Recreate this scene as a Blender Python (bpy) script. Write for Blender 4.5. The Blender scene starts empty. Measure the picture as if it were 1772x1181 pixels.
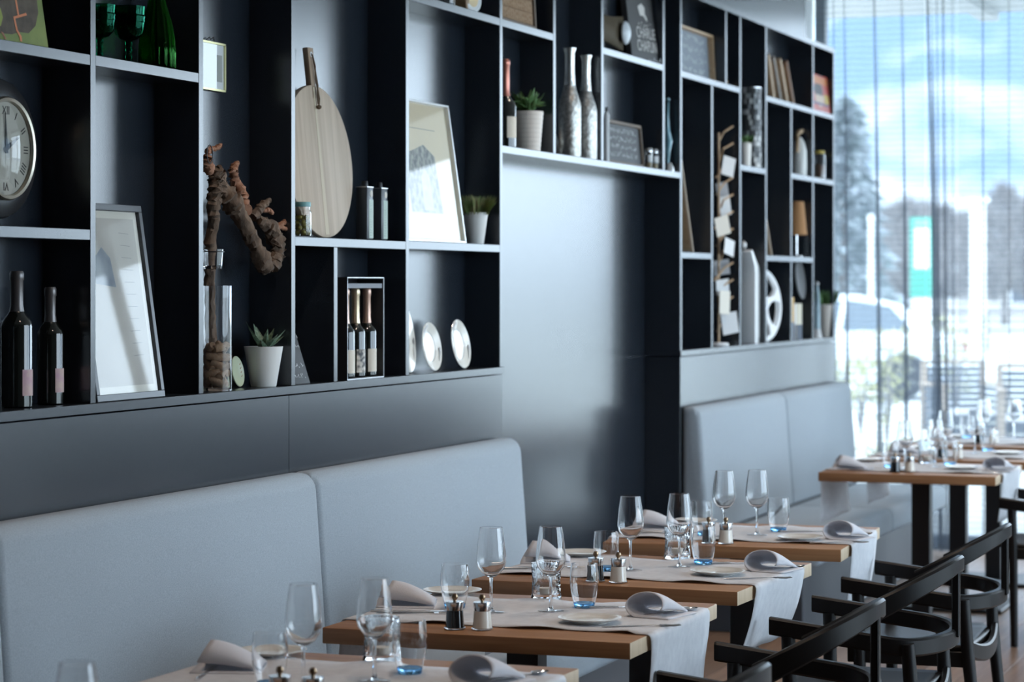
import bpy, bmesh, math, random
from mathutils import Vector, Matrix
R = math.radians
rnd = random.Random(7)
scene = bpy.context.scene
COL = scene.collection

# ------------------------------------------------------------------ camera
# World frame: X runs along the shelf wall (away from the camera), Y towards the wall, Z up. Metres.
FPX, U0, VH, CAMZ = 4350.0, 886.0, 493.0, 1.596
PSI = math.atan(1569.0 / FPX)
cam = bpy.data.cameras.new('camera')
cam_o = bpy.data.objects.new('camera', cam); COL.objects.link(cam_o)
cam.sensor_width = 36.0; cam.lens = FPX * 36.0 / 1772.0
cam.shift_y = -(590.5 - VH) / 1772.0
cam_o.location = (0, 0, CAMZ)
cam_o.rotation_euler = (R(90), 0, PSI - R(90))
cam.clip_end = 5000
cam.dof.use_dof = True; cam.dof.focus_distance = 6.9; cam.dof.aperture_fstop = 4.2
scene.camera = cam_o

# ------------------------------------------------------------------ world: bright overcast winter sky
w = bpy.data.worlds.new('World'); scene.world = w; w.use_nodes = True
nt = w.node_tree; nt.nodes.clear()
tc = nt.nodes.new('ShaderNodeTexCoord'); nz = nt.nodes.new('ShaderNodeTexNoise'); cr = nt.nodes.new('ShaderNodeValToRGB')
bg = nt.nodes.new('ShaderNodeBackground'); wo = nt.nodes.new('ShaderNodeOutputWorld')
nz.inputs['Scale'].default_value = 2.2; nz.inputs['Detail'].default_value = 4
cr.color_ramp.elements[0].position = 0.3; cr.color_ramp.elements[0].color = (0.56, 0.78, 1.0, 1)
cr.color_ramp.elements[1].position = 0.7; cr.color_ramp.elements[1].color = (0.80, 0.91, 1.0, 1)
nt.links.new(tc.outputs['Generated'], nz.inputs['Vector']); nt.links.new(nz.outputs['Fac'], cr.inputs['Fac'])
nt.links.new(cr.outputs['Color'], bg.inputs['Color']); nt.links.new(bg.outputs['Background'], wo.inputs['Surface'])
bg.inputs['Strength'].default_value = 3.0

# warm ceiling spots above the tables
for i, (sx_, sy_) in enumerate(((4.6, 1.6), (6.2, 2.3), (7.6, 1.6), (9.2, 2.3), (10.6, 1.6), (12.2, 2.3), (13.6, 1.6))):
    ld = bpy.data.lights.new('ceiling_spot', 'SPOT'); ld.energy = 20; ld.color = (1.0, 0.80, 0.64); ld.spot_size = R(95); ld.spot_blend = 0.6; ld.shadow_soft_size = 0.045
    lo = bpy.data.objects.new('ceiling_spot', ld); COL.objects.link(lo); lo.location = (sx_, sy_, 3.52)

scene.view_settings.view_transform = 'Standard'; scene.view_settings.look = 'None'
scene.view_settings.gamma = 1.0; scene.view_settings.use_curve_mapping = False
scene.view_settings.exposure = 1.3
try:
    scene.cycles.max_bounces = 20; scene.cycles.transmission_bounces = 18; scene.cycles.transparent_max_bounces = 24
    scene.cycles.diffuse_bounces = 5; scene.cycles.glossy_bounces = 6
except Exception:
    pass

# ------------------------------------------------------------------ measuring helpers (photo pixel + known plane -> world)
CS, SN = math.cos(PSI), math.sin(PSI)
def onY(u, v, Y):
    t = (u - U0) / FPX; s = Y / (SN - t * CS)
    return Vector((s * (CS + t * SN), Y, CAMZ - (v - VH) / FPX * s))
def onZ(u, v, z):
    s = FPX * (CAMZ - z) / (v - VH); t = (u - U0) / FPX
    return Vector((s * (CS + t * SN), s * (SN - t * CS), z))
def onX(u, v, X):
    t = (u - U0) / FPX; s = X / (CS + t * SN)
    return Vector((X, s * (SN - t * CS), CAMZ - (v - VH) / FPX * s))
def mpp(u, Y):                       # metres per photo pixel on the plane Y
    t = (u - U0) / FPX
    return Y / (SN - t * CS) / FPX

# ------------------------------------------------------------------ materials
MATS = {}
def mat(name, col, rough=0.5, metal=0.0, ior=1.5, spec=None, coat=0.0, noise=None, bump=None, trans=0.0, sheen=0.0, emis=None, scale3=None):
    """principled material; noise=(scale, colour2, detail) mottles the colour, bump=(scale, strength)"""
    if name in MATS: return MATS[name]
    m = bpy.data.materials.new(name); m.use_nodes = True
    nt = m.node_tree; b = nt.nodes['Principled BSDF']
    b.inputs['Base Color'].default_value = (*col, 1)
    b.inputs['Roughness'].default_value = rough; b.inputs['Metallic'].default_value = metal
    b.inputs['IOR'].default_value = ior
    if coat: b.inputs['Coat Weight'].default_value = coat; b.inputs['Coat Roughness'].default_value = 0.06
    if trans: b.inputs['Transmission Weight'].default_value = trans
    if sheen: b.inputs['Sheen Weight'].default_value = sheen; b.inputs['Sheen Roughness'].default_value = 0.5
    if emis: b.inputs['Emission Color'].default_value = (*emis[0], 1); b.inputs['Emission Strength'].default_value = emis[1]
    if noise or bump:
        tc = nt.nodes.new('ShaderNodeTexCoord'); mp = nt.nodes.new('ShaderNodeMapping')
        nt.links.new(tc.outputs['Object'], mp.inputs['Vector'])
        if scale3: mp.inputs['Scale'].default_value = scale3
    if noise:
        n = nt.nodes.new('ShaderNodeTexNoise'); n.inputs['Scale'].default_value = noise[0]
        n.inputs['Detail'].default_value = noise[2] if len(noise) > 2 else 3
        r = nt.nodes.new('ShaderNodeValToRGB')
        r.color_ramp.elements[0].position = 0.35; r.color_ramp.elements[1].position = 0.65
        r.color_ramp.elements[0].color = (*col, 1); r.color_ramp.elements[1].color = (*noise[1], 1)
        nt.links.new(mp.outputs[0], n.inputs['Vector']); nt.links.new(n.outputs['Fac'], r.inputs['Fac'])
        nt.links.new(r.outputs['Color'], b.inputs['Base Color'])
    if bump:
        n2 = nt.nodes.new('ShaderNodeTexNoise'); n2.inputs['Scale'].default_value = bump[0]; n2.inputs['Detail'].default_value = 4
        bp = nt.nodes.new('ShaderNodeBump'); bp.inputs['Strength'].default_value = bump[1]; bp.inputs['Distance'].default_value = 0.004
        nt.links.new(mp.outputs[0], n2.inputs['Vector']); nt.links.new(n2.outputs['Fac'], bp.inputs['Height'])
        nt.links.new(bp.outputs[0], b.inputs['Normal'])
    MATS[name] = m
    return m
def glassmat(name, col=(1, 1, 1), ior=1.46, rough=0.0):
    if name in MATS: return MATS[name]
    m = bpy.data.materials.new(name); m.use_nodes = True; nt = m.node_tree; nt.nodes.clear()
    g = nt.nodes.new('ShaderNodeBsdfGlass'); o = nt.nodes.new('ShaderNodeOutputMaterial')
    g.inputs['Color'].default_value = (*col, 1); g.inputs['IOR'].default_value = ior; g.inputs['Roughness'].default_value = rough
    nt.links.new(g.outputs[0], o.inputs[0]); MATS[name] = m
    return m
def thinmat(name, tint=(1, 1, 1), ior=1.5, rough=0.02):
    """thin pane: clear transmission plus a Fresnel reflection"""
    if name in MATS: return MATS[name]
    m = bpy.data.materials.new(name); m.use_nodes = True; nt = m.node_tree; nt.nodes.clear()
    t = nt.nodes.new('ShaderNodeBsdfTransparent'); g = nt.nodes.new('ShaderNodeBsdfGlossy'); f = nt.nodes.new('ShaderNodeFresnel')
    mx = nt.nodes.new('ShaderNodeMixShader'); o = nt.nodes.new('ShaderNodeOutputMaterial')
    t.inputs['Color'].default_value = (*tint, 1); g.inputs['Roughness'].default_value = rough; f.inputs['IOR'].default_value = ior
    nt.links.new(f.outputs[0], mx.inputs[0]); nt.links.new(t.outputs[0], mx.inputs[1]); nt.links.new(g.outputs[0], mx.inputs[2])
    nt.links.new(mx.outputs[0], o.inputs[0]); MATS[name] = m
    return m
def sheermat(name, col, keep):
    """sheer curtain cloth: open weave lets most light through, threads scatter the rest"""
    if name in MATS: return MATS[name]
    m = bpy.data.materials.new(name); m.use_nodes = True; nt = m.node_tree; nt.nodes.clear()
    t = nt.nodes.new('ShaderNodeBsdfTransparent'); d = nt.nodes.new('ShaderNodeBsdfDiffuse'); l = nt.nodes.new('ShaderNodeBsdfTranslucent')
    m1 = nt.nodes.new('ShaderNodeMixShader'); m2 = nt.nodes.new('ShaderNodeMixShader'); o = nt.nodes.new('ShaderNodeOutputMaterial')
    d.inputs['Color'].default_value = (*col, 1); l.inputs['Color'].default_value = (*col, 1)
    m1.inputs[0].default_value = 0.5
    tc = nt.nodes.new('ShaderNodeTexCoord'); wv = nt.nodes.new('ShaderNodeTexWave'); wv.bands_direction = 'Z'
    wv.inputs['Scale'].default_value = 9.0; wv.inputs['Distortion'].default_value = 1.5; wv.inputs['Detail'].default_value = 3
    mr = nt.nodes.new('ShaderNodeMapRange'); mr.inputs['To Min'].default_value = 1 - keep - 0.05; mr.inputs['To Max'].default_value = 1 - keep + 0.05
    nt.links.new(tc.outputs['Object'], wv.inputs['Vector']); nt.links.new(wv.outputs['Fac'], mr.inputs['Value'])
    nt.links.new(mr.outputs[0], m2.inputs[0])
    nt.links.new(d.outputs[0], m1.inputs[1]); nt.links.new(l.outputs[0], m1.inputs[2])
    nt.links.new(t.outputs[0], m2.inputs[1]); nt.links.new(m1.outputs[0], m2.inputs[2]); nt.links.new(m2.outputs[0], o.inputs[0])
    MATS[name] = m
    return m
def woodmat(name, c1, c2, axis='Y', rough=0.45, scale=1.0, bumps=0.1):
    if name in MATS: return MATS[name]
    m = bpy.data.materials.new(name); m.use_nodes = True; nt = m.node_tree; b = nt.nodes['Principled BSDF']
    tc = nt.nodes.new('ShaderNodeTexCoord'); mp = nt.nodes.new('ShaderNodeMapping'); n = nt.nodes.new('ShaderNodeTexNoise')
    s = {'X': (1.5, 28, 28), 'Y': (28, 1.5, 28), 'Z': (28, 28, 1.5)}[axis]
    mp.inputs['Scale'].default_value = [k * scale for k in s]
    n.inputs['Scale'].default_value = 1.6; n.inputs['Detail'].default_value = 6; n.inputs['Distortion'].default_value = 0.6
    r = nt.nodes.new('ShaderNodeValToRGB'); r.color_ramp.elements[0].position = 0.3; r.color_ramp.elements[1].position = 0.7
    r.color_ramp.elements[0].color = (*c1, 1); r.color_ramp.elements[1].color = (*c2, 1)
    bp = nt.nodes.new('ShaderNodeBump'); bp.inputs['Strength'].default_value = bumps; bp.inputs['Distance'].default_value = 0.002
    nt.links.new(tc.outputs['Object'], mp.inputs[0]); nt.links.new(mp.outputs[0], n.inputs['Vector']); nt.links.new(n.outputs['Fac'], r.inputs[0])
    nt.links.new(r.outputs[0], b.inputs['Base Color']); nt.links.new(n.outputs['Fac'], bp.inputs['Height']); nt.links.new(bp.outputs[0], b.inputs['Normal'])
    b.inputs['Roughness'].default_value = rough; MATS[name] = m
    return m

M_LAM = mat('anthracite_laminate', (0.015, 0.0195, 0.027), 0.21, ior=1.66, bump=(350, 0.03))
M_BENCH = mat('blue_grey_fabric', (0.35, 0.405, 0.452), 0.9, sheen=0.15, noise=(260, (0.295, 0.343, 0.385), 2), bump=(700, 0.35))
M_OAK = woodmat('oak', (0.29, 0.135, 0.062), (0.41, 0.215, 0.105), 'Y', 0.42)
M_OAKEND = woodmat('oak_end_grain', (0.50, 0.38, 0.25), (0.60, 0.47, 0.33), 'Z', 0.6, 2.0)
M_FLOOR = woodmat('floor_oak', (0.19, 0.105, 0.062), (0.29, 0.17, 0.105), 'X', 0.38, 0.8)
M_BLACKWOOD = mat('black_lacquered_wood', (0.008, 0.007, 0.007), 0.40, ior=1.32)
M_STEELBLK = mat('black_steel', (0.012, 0.012, 0.014), 0.45)
M_LINEN = mat('white_linen', (0.66, 0.67, 0.70), 0.95, noise=(40, (0.60, 0.61, 0.645), 3), bump=(500, 0.25))
M_NAPKIN = mat('grey_white_napkin', (0.62, 0.62, 0.66), 0.95, bump=(450, 0.25))
M_PORC = mat('porcelain', (0.80, 0.78, 0.73), 0.22, coat=0.4)
M_WHITEGL = mat('white_glaze', (0.76, 0.75, 0.72), 0.35)
M_GLASS = glassmat('clear_glass')
M_BLUEGL = glassmat('blue_tinted_glass', (0.55, 0.80, 1.0))
M_CHROME = mat('chrome', (0.75, 0.75, 0.76), 0.15, 1.0)
M_BRONZE = mat('bronze', (0.36, 0.25, 0.16), 0.3, 1.0)
M_PLASTER = mat('white_plaster', (0.70, 0.71, 0.72), 0.9)
M_WHITE = mat('white_paint', (0.78, 0.80, 0.82), 0.5)
M_PANE = thinmat('window_pane')
M_PICGLASS = thinmat('picture_glass', ior=1.52)

# ------------------------------------------------------------------ mesh helpers
def finish(me, ang=35):
    n = len(me.polygons)
    if n:
        me.polygons.foreach_set('use_smooth', [True] * n)
        try: me.set_sharp_from_angle(angle=R(ang))
        except Exception: pass
    me.update(); return me
def mk(name, verts, faces, ang=35):
    me = bpy.data.meshes.new(name); me.from_pydata([tuple(v) for v in verts], [], faces); return finish(me, ang)
def frombm(bm, name='mesh', ang=35):
    bmesh.ops.recalc_face_normals(bm, faces=bm.faces)
    me = bpy.data.meshes.new(name); bm.to_mesh(me); bm.free(); return finish(me, ang)
def bbox(bm, x0, x1, y0, y1, z0, z1, bev=0.0, seg=2, M=None):
    g = bmesh.ops.create_cube(bm, size=1.0)
    vs = g['verts']
    for v in vs:
        v.co = Vector((x0 + (v.co.x + .5) * (x1 - x0), y0 + (v.co.y + .5) * (y1 - y0), z0 + (v.co.z + .5) * (z1 - z0)))
    if bev > 0:
        es = list({e for v in vs for e in v.link_edges})
        r = bmesh.ops.bevel(bm, geom=es, offset=bev, segments=seg, profile=0.5, affect='EDGES')
        vs = list({v for f in r['faces'] for v in f.verts} | {v for v in vs if v.is_valid})
    if M is not None:
        for v in vs: v.co = M @ v.co
    return vs
def box(x0, x1, y0, y1, z0, z1, bev=0.0, seg=2):
    bm = bmesh.new(); bbox(bm, min(x0, x1), max(x0, x1), min(y0, y1), max(y0, y1), min(z0, z1), max(z0, z1), bev, seg); return frombm(bm)
def boxes(lst, bev=0.0):
    bm = bmesh.new()
    for b in lst: bbox(bm, *b, bev)
    return frombm(bm)
def lathe(prof, seg=32, a0=0.0, a1=2 * math.pi, close=False, ang=40, wob=None):
    """revolve (r, z) pairs round Z; close joins the last ring to the first (hollow shells)"""
    full = abs(a1 - a0 - 2 * math.pi) < 1e-6
    n = seg if full else seg + 1
    V = []; F = []; idx = []
    for r, z in prof:
        if r < 1e-6:
            idx.append([len(V)] * n); V.append((0, 0, z))
        else:
            row = []
            for k in range(n):
                a = a0 + (a1 - a0) * k / seg
                rr = r * (1 + wob(a, z)) if wob else r
                row.append(len(V)); V.append((rr * math.cos(a), rr * math.sin(a), z))
            idx.append(row)
    m = len(prof)
    for i in range(m if close else m - 1):
        A, B = idx[i], idx[(i + 1) % m]
        for k in range(seg):
            k2 = (k + 1) % n
            q = [A[k], A[k2], B[k2], B[k]]
            qq = [q[0]]
            for t in q[1:]:
                if t not in qq: qq.append(t)
            if len(qq) >= 3: F.append(qq)
    bm = bmesh.new(); me = mk('tmp', V, F); bm.from_mesh(me); bpy.data.meshes.remove(me)
    return frombm(bm, ang=ang)
def tubebm(bm, path, rad, seg=8, cap=True, jit=0.0, rg=None, flat=1.0):
    pts = [Vector(p) for p in path]; n = len(pts)
    rad = rad if isinstance(rad, (list, tuple)) else [rad] * n
    rows = []; up = Vector((0.13, 0.21, 0.97)).normalized()
    for i, p in enumerate(pts):
        t = (pts[min(i + 1, n - 1)] - pts[max(i - 1, 0)]).normalized()
        a = t.cross(up)
        if a.length < 1e-3: a = t.cross(Vector((1, 0, 0)))
        a.normalize(); b = t.cross(a)
        row = []
        for k in range(seg):
            th = 2 * math.pi * k / seg
            rr = rad[i] * (1 + (rg.uniform(-jit, jit) if jit else 0))
            row.append(bm.verts.new(p + (a * math.cos(th) + b * math.sin(th) * flat) * rr))
        rows.append(row)
    for i in range(n - 1):
        for k in range(seg):
            bm.faces.new((rows[i][k], rows[i][(k + 1) % seg], rows[i + 1][(k + 1) % seg], rows[i + 1][k]))
    if cap:
        bm.faces.new(rows[0][::-1]); bm.faces.new(rows[-1])
def tube(path, rad, seg=8, **kw):
    bm = bmesh.new(); tubebm(bm, path, rad, seg, **kw); return frombm(bm)
def prism(outline, t0, t1, axis='Y', bev=0.0):
    """extrude a 2-D outline; axis 'Y': outline in (x,z), 'X': outline in (y,z), 'Z': outline in (x,y)"""
    P = {'Y': lambda a, b, t: (a, t, b), 'X': lambda a, b, t: (t, a, b), 'Z': lambda a, b, t: (a, b, t)}[axis]
    n = len(outline)
    V = [P(a, b, t0) for a, b in outline] + [P(a, b, t1) for a, b in outline]
    F = [list(range(n)), list(range(2 * n - 1, n - 1, -1))] + [[i, (i + 1) % n, n + (i + 1) % n, n + i] for i in range(n)]
    bm = bmesh.new(); me = mk('tmp', V, F); bm.from_mesh(me); bpy.data.meshes.remove(me)
    bmesh.ops.recalc_face_normals(bm, faces=bm.faces)
    if bev > 0:
        es = [e for e in bm.edges if len(e.link_faces) == 2 and e.calc_face_angle(0) > R(40)]
        bmesh.ops.bevel(bm, geom=es, offset=bev, segments=2, profile=0.5, affect='EDGES')
    return frombm(bm)
def obj(name, me, m, parent=None, loc=None, rot=None):
    if me.users > 0 and me.materials and me.materials[0] is not m: me = me.copy()
    if not me.materials: me.materials.append(m)
    o = bpy.data.objects.new(name, me); COL.objects.link(o)
    if parent: o.parent = parent
    if name in ('chalk_writing', 'painted_writing', 'lettering'): o['kind'] = 'stuff'     # loose pen strokes
    if loc is not None: o.location = loc
    if rot is not None: o.rotation_euler = rot
    return o
def tag(o, label, cat, group=None):
    o['label'] = label; o['category'] = cat
    if group: o['group'] = group
    return o
def thing(name, label, cat, loc=(0, 0, 0), rotz=0.0, group=None, rot=None):
    o = bpy.data.objects.new(name, None); COL.objects.link(o); o.empty_display_size = 0.05
    o.location = loc; o.rotation_euler = rot if rot is not None else (0, 0, rotz)
    return tag(o, label, cat, group)
def struct(name, me, m, parent=None, loc=None):
    o = obj(name, me, m, parent, loc)
    if parent is None: o['kind'] = 'structure'
    return o
KIDS = {}
def dup(root, loc, rotz, label, group=None, tilt=None):
    r = root.copy(); COL.objects.link(r); r.location = loc
    r.rotation_euler = tilt if tilt is not None else (0, 0, rotz)
    r['label'] = label
    if group: r['group'] = group
    for ch in root.children:
        c = ch.copy(); COL.objects.link(c); c.parent = r
        for g in ch.children:
            d = g.copy(); COL.objects.link(d); d.parent = c
    return r
def textmesh(s, size, depth=0.0004, align='CENTER'):
    cu = bpy.data.curves.new('txt', 'FONT'); cu.body = s; cu.size = size; cu.extrude = depth; cu.align_x = align; cu.align_y = 'CENTER'
    to = bpy.data.objects.new('txt', cu); COL.objects.link(to)
    dg = bpy.context.evaluated_depsgraph_get(); me = bpy.data.meshes.new_from_object(to.evaluated_get(dg))
    bpy.data.objects.remove(to); bpy.data.curves.remove(cu)
    me.transform(Matrix.Rotation(R(90), 4, 'X'))          # into the XZ plane, reading from -Y
    return me
def scribble(x0, x1, zs, size, seed, y=0.0, wd=0.0012):
    """rows of hand-lettered chalk strokes in the XZ plane"""
    rg = random.Random(seed); bm = bmesh.new()
    for z in zs:
        x = x0 + rg.uniform(0, (x1 - x0) * .1)
        while x < x1 - size:
            n = rg.randint(3, 6)
            for _ in range(n):
                a = Vector((x + rg.uniform(0, .4) * size, y, z + rg.uniform(-.45, .5) * size)); b = Vector((x + rg.uniform(.3, .8) * size, y, z + rg.uniform(-.5, .5) * size))
                d = b - a
                if d.length < size * .25: continue
                p = Vector((-d.z, 0, d.x)).normalized() * wd * .5
                bm.faces.new([bm.verts.new(q) for q in (a - p, b - p, b + p, a + p)])
                x += size * .62
                if x > x1 - size: break
            x += size * .6
    return frombm(bm)

# ================================================================== THE ROOM
W, D, WALLY = 3.2, 0.14, 3.372       # shelf front plane, shelf depth, wall surface
XEND, YSIDE, CEIL = 15.12, -2.9, 3.6
def SX(u): return onY(u, 0, W).x

floor_base = struct('floor', box(-2, XEND + 0.1, YSIDE, 3.6, -0.12, -0.012), M_FLOOR)
plank_me = {}
def plank(x0, x1, y0, y1, k):
    L = round(x1 - x0, 3)
    if (L, k) not in plank_me: plank_me[(L, k)] = box(0, L - 0.002, 0, y1 - y0 - 0.002, -0.012, 0.0, 0.0012, 1)
    o = obj('floor_plank', plank_me[(L, k)], FLM[k], floor_base, (x0, y0, 0))
FLM = [woodmat('floor_oak_%s' % n, tuple(c * f for c in (0.20, 0.115, 0.070)), tuple(c * f for c in (0.30, 0.180, 0.115)), 'X', 0.34, 0.8) for n, f in (('light', 1.15), ('mid', 1.0), ('dark', 0.85))]
row = 0; y = 3.36
while y > -0.9:
    x = 3.6 + (row * 0.83) % 1.9 - 1.9
    while x < 14.95:
        x0, x1 = max(x, 3.6), min(x + 1.9, 15.0)
        if x1 - x0 > 0.15: plank(x0, x1, y - 0.16, y, (row * 7 + int(x * 3)) % 3)
        x += 1.9
    y -= 0.16; row += 1
struct('ceiling', box(-2, XEND + 0.1, YSIDE - .1, 3.6, CEIL, CEIL + 0.2), M_PLASTER)
struct('wall_left', box(-2, 14.42, WALLY, WALLY + 0.2, -0.01, CEIL), M_LAM)
struct('wall_back', box(-2.2, -2, YSIDE - .1, 3.6, -0.1, CEIL), mat('warm_dark_wall', (0.10, 0.09, 0.085), 0.8))
# end wall: floor-to-ceiling glazing, white jamb beside the shelf wall
struct('trim_1', box(14.42, XEND + .06, WALLY + 0.13, WALLY + 0.24, 0, CEIL, 0.004), M_WHITE)
win = struct('window_1', boxes([(XEND - .04, XEND + .05, y0 - .03, y0 + .03, 0, CEIL) for y0 in (3.44, 1.55, -0.3, -1.6, YSIDE + .05)] +
        [(XEND - .05, XEND + .06, YSIDE, 3.5, 0.0, 0.09), (XEND - .04, XEND + .05, YSIDE, 3.5, 3.42, CEIL)]), mat('window_frame_grey', (0.16, 0.175, 0.19), 0.45))
ys = (3.44, 1.55, -0.3, -1.6, YSIDE + .05)
for a, b in zip(ys, ys[1:]):
    obj('window_pane', mk('pane', [(XEND, a - .03, .09), (XEND, b + .03, .09), (XEND, b + .03, 3.42), (XEND, a - .03, 3.42)], [(0, 1, 2, 3)]), M_PANE, win)
# long side wall with tall windows in its far half
piers = [-2.0, 5.2, 8.35, 11.6, 14.8]
struct('wall_right', boxes([(-2.0, 5.2, YSIDE - .2, YSIDE, -.1, CEIL)] + [(x, x + .25, YSIDE - .2, YSIDE, -.1, CEIL) for x in piers[2:]] +
        [(5.2, XEND + .1, YSIDE - .2, YSIDE, 3.46, CEIL)]), M_PLASTER)
for n, (a, b) in enumerate(((5.2, 8.35), (8.6, 11.6), (11.85, 14.8))):
    wn = struct('window_%d' % (n + 2), boxes([(a, b, YSIDE - .12, YSIDE - .06, 0, .08), (a, b, YSIDE - .12, YSIDE - .06, 3.38, 3.46), (a, a + .06, YSIDE - .12, YSIDE - .06, 0, 3.46), (b - .06, b, YSIDE - .12, YSIDE - .06, 0, 3.46),
        ((a + b) / 2 - .03, (a + b) / 2 + .03, YSIDE - .12, YSIDE - .06, 0, 3.46)]), MATS['window_frame_grey'])
    for s0, s1 in ((a + .06, (a + b) / 2 - .03), ((a + b) / 2 + .03, b - .06)):
        obj('window_pane', mk('pane', [(s0, YSIDE - .09, .08), (s1, YSIDE - .09, .08), (s1, YSIDE - .09, 3.38), (s0, YSIDE - .09, 3.38)], [(0, 1, 2, 3)]), M_PANE, wn)

# ------------------------------------------------------------------ sheer curtains in front of the end glazing
M_SHEER = sheermat('sheer_grey_cloth', (0.20, 0.235, 0.28), 0.50)
def curtain(y0, y1, pleats, label, seed):
    """hanging sheer panel; pleats = [(y at top, y at bottom, depth, thickness)] are tight folds pinched out of the cloth"""
    rg = random.Random(seed); NZ = 14; V = []; F = []
    prof = []                                   # (s, kind) along the cloth
    ys_ = sorted(pleats, key=lambda p: -p[0])
    cur = y0; seq = []
    def flat(a, b):
        n = max(2, int(abs(a - b) / .03))
        for i in range(n): seq.append(('f', a + (b - a) * i / n, 0, 0))
    for (pt, pb, dep, th) in ys_:
        flat(cur, pt + th)
        for k in range(7):                      # a narrow loop standing off the cloth
            q = k / 6.0; seq.append(('p', pt, pb - pt, (dep * math.sin(math.pi * q), th * math.cos(math.pi * q) * .5)))
        cur = pt - th
    flat(cur, y1); seq.append(('f', y1, 0, 0))
    ph = rg.uniform(0, 6)
    for j in range(NZ + 1):
        q = j / NZ; z = 3.50 - q * 3.47
        for kind, yy, sh, ex in seq:
            wv = 0.012 * math.sin(yy * 21 + ph + q * 1.2) + .006 * math.sin(yy * 47 + q * 2)
            if kind == 'f': V.append((14.86 + wv, yy, z))
            else: V.append((14.86 + wv - ex[0] * (.75 + .35 * q), yy + sh * q + ex[1], z))
    n = len(seq)
    for j in range(NZ):
        for i in range(n - 1): F.append((j * n + i, j * n + i + 1, (j + 1) * n + i + 1, (j + 1) * n + i))
    return tag(obj('sheer_curtain', mk('curtain', V, F, 80), M_SHEER), label, 'curtain', 'sheer curtains')
def CY(u, X=14.84): return onX(u, 0, X).y
curtain(CY(1411), CY(1600), [(CY(1442), CY(1446), .05, .006), (CY(1460), CY(1470), .05, .007), (CY(1513), CY(1527), .09, .010), (CY(1561), CY(1574), .06, .007)],
        'sheer grey curtain panel hanging beside the end of the shelves', 1)
curtain(CY(1601), CY(1655), [(CY(1606), CY(1634), .16, .018), (CY(1621), CY(1627), .05, .006), (CY(1634), CY(1641), .10, .010), (CY(1648), CY(1651), .04, .005)],
        'narrow gathered sheer grey curtain panel with one thick dark fold', 2)
curtain(CY(1656), CY(1772) - .16, [(CY(1701), CY(1703), .09, .007), (CY(1747), CY(1748), .06, .006), (CY(1772) - .10, CY(1772) - .09, .08, .008)],
        'sheer grey curtain panel behind the farthest table, nearest the right edge', 3)
tag(obj('curtain_rail', box(14.83, 14.87, YSIDE + .05, 3.42, 3.5, 3.53), M_WHITE), 'white curtain rail along the ceiling at the end window', 'rail')

# unseen dark sideboard, added to darken low window reflections in the panels
t = thing('blocking_sideboard', 'long dark sideboard added out of view to block light from the end window', 'sideboard', (14.4, -.6, 0))
obj('blocking_carcass', box(-.25, .25, -1.7, 1.7, .06, 1.02, .004, 1), M_BLACKWOOD, t); obj('blocking_worktop', box(-.27, .27, -1.72, 1.72, 1.02, 1.05, .004, 1), M_BLACKWOOD, t); obj('plinth', box(-.22, .22, -1.66, 1.66, .002, .06), M_BLACKWOOD, t)  # parts of the added sideboard, plinth included
for k in range(6): obj('door', box(-.268, -.25, -1.68 + k * .56 + .004, -1.68 + (k + 1) * .56 - .004, .08, 1.0, .002, 1), M_BLACKWOOD, t)  # door fronts of the added sideboard

# ================================================================== SHELF WALL
ZB, T = 1.291, 0.028                 # top of the base board, board thickness
ZTOP = 2.971
XA = SX(-40); XL = 3.35                 # first visible compartment starts at XA, the unit runs on to XL
XV = {n: SX(u) for n, u in dict(V0=156.4, V1=344, V2=504.2, V3=702.5, V4=865.2, V5=957.7, V6=1040.7, V7=1147.2, V8=1177.2, V9=1255.3, V10=1280, V11=1324.7, V12=1406.2, V13=1442.3, Vr1=1231, Vr2=1368.3, Vd=577.8).items()}
def unit(label): return thing('shelving_unit', label, 'shelves', (0, 0, 0), 0, 'anthracite wall shelves')
def upright(p, n, z0=ZB, z1=ZTOP - T): return obj('upright', box(XV[n], XV[n] + T, W, W + D, z0, z1, 0.0012, 1), M_LAM, p)
def board(p, xa, xb, ztop): return obj('shelf_board', box(xa, xb, W + .0006, W + D, ztop - T, ztop, 0.0012, 1), M_LAM, p)
def R_(n): return XV[n] + T
S = unit('long anthracite shelf unit on the left above the first bench')
upright(S, 'V0'); upright(S, 'V1'); upright(S, 'V2'); upright(S, 'V3'); upright(S, 'V4', ZB)
obj('upright', box(XL - T, XL, W, W + D, ZB, ZTOP - T), M_LAM, S)
obj('upright', box(XA - T, XA, W, W + D, ZB, ZTOP - T, 0.0012, 1), M_LAM, S); obj('upright', box(4.2, 4.2 + T, W, W + D, ZB, ZTOP - T, 0.0012, 1), M_LAM, S)
board(S, XL, 4.2, 2.0); board(S, 4.2 + T, XA - T, 1.742); board(S, 4.2 + T, XA - T, 2.40)
board(S, XA, XV['V0'], 2.186); board(S, XA, XV['V0'], 1.738)
board(S, R_('V0'), XV['V1'], 2.187)
board(S, R_('V2'), XV['V3'], 1.742); board(S, R_('V3'), XV['V4'], 1.744); board(S, R_('V3'), XV['V4'], 2.584)
upright(S, 'Vd', ZB, 1.742 - T)
obj('back_panel', box(XL, R_('V4'), W + D, WALLY - .002, ZB, ZTOP), M_LAM, S)
obj('top_board', box(XL - T, R_('V4'), W, WALLY - .002, ZTOP - T, ZTOP), M_LAM, S)
obj('base_board', box(XL - T, R_('V4') + .008, W - .006, WALLY - .002, ZB - T + .003, ZB, 0.001, 1), M_LAM, S)
xs = [XL - T, SX(500) - .0, R_('V4')]
for a, b in zip(xs, xs[1:]): obj('base_panel', box(a + .001, b - .001, W, WALLY - .002, 0.0, ZB - T - .0005, 0.001, 1), M_LAM, S)
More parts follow.
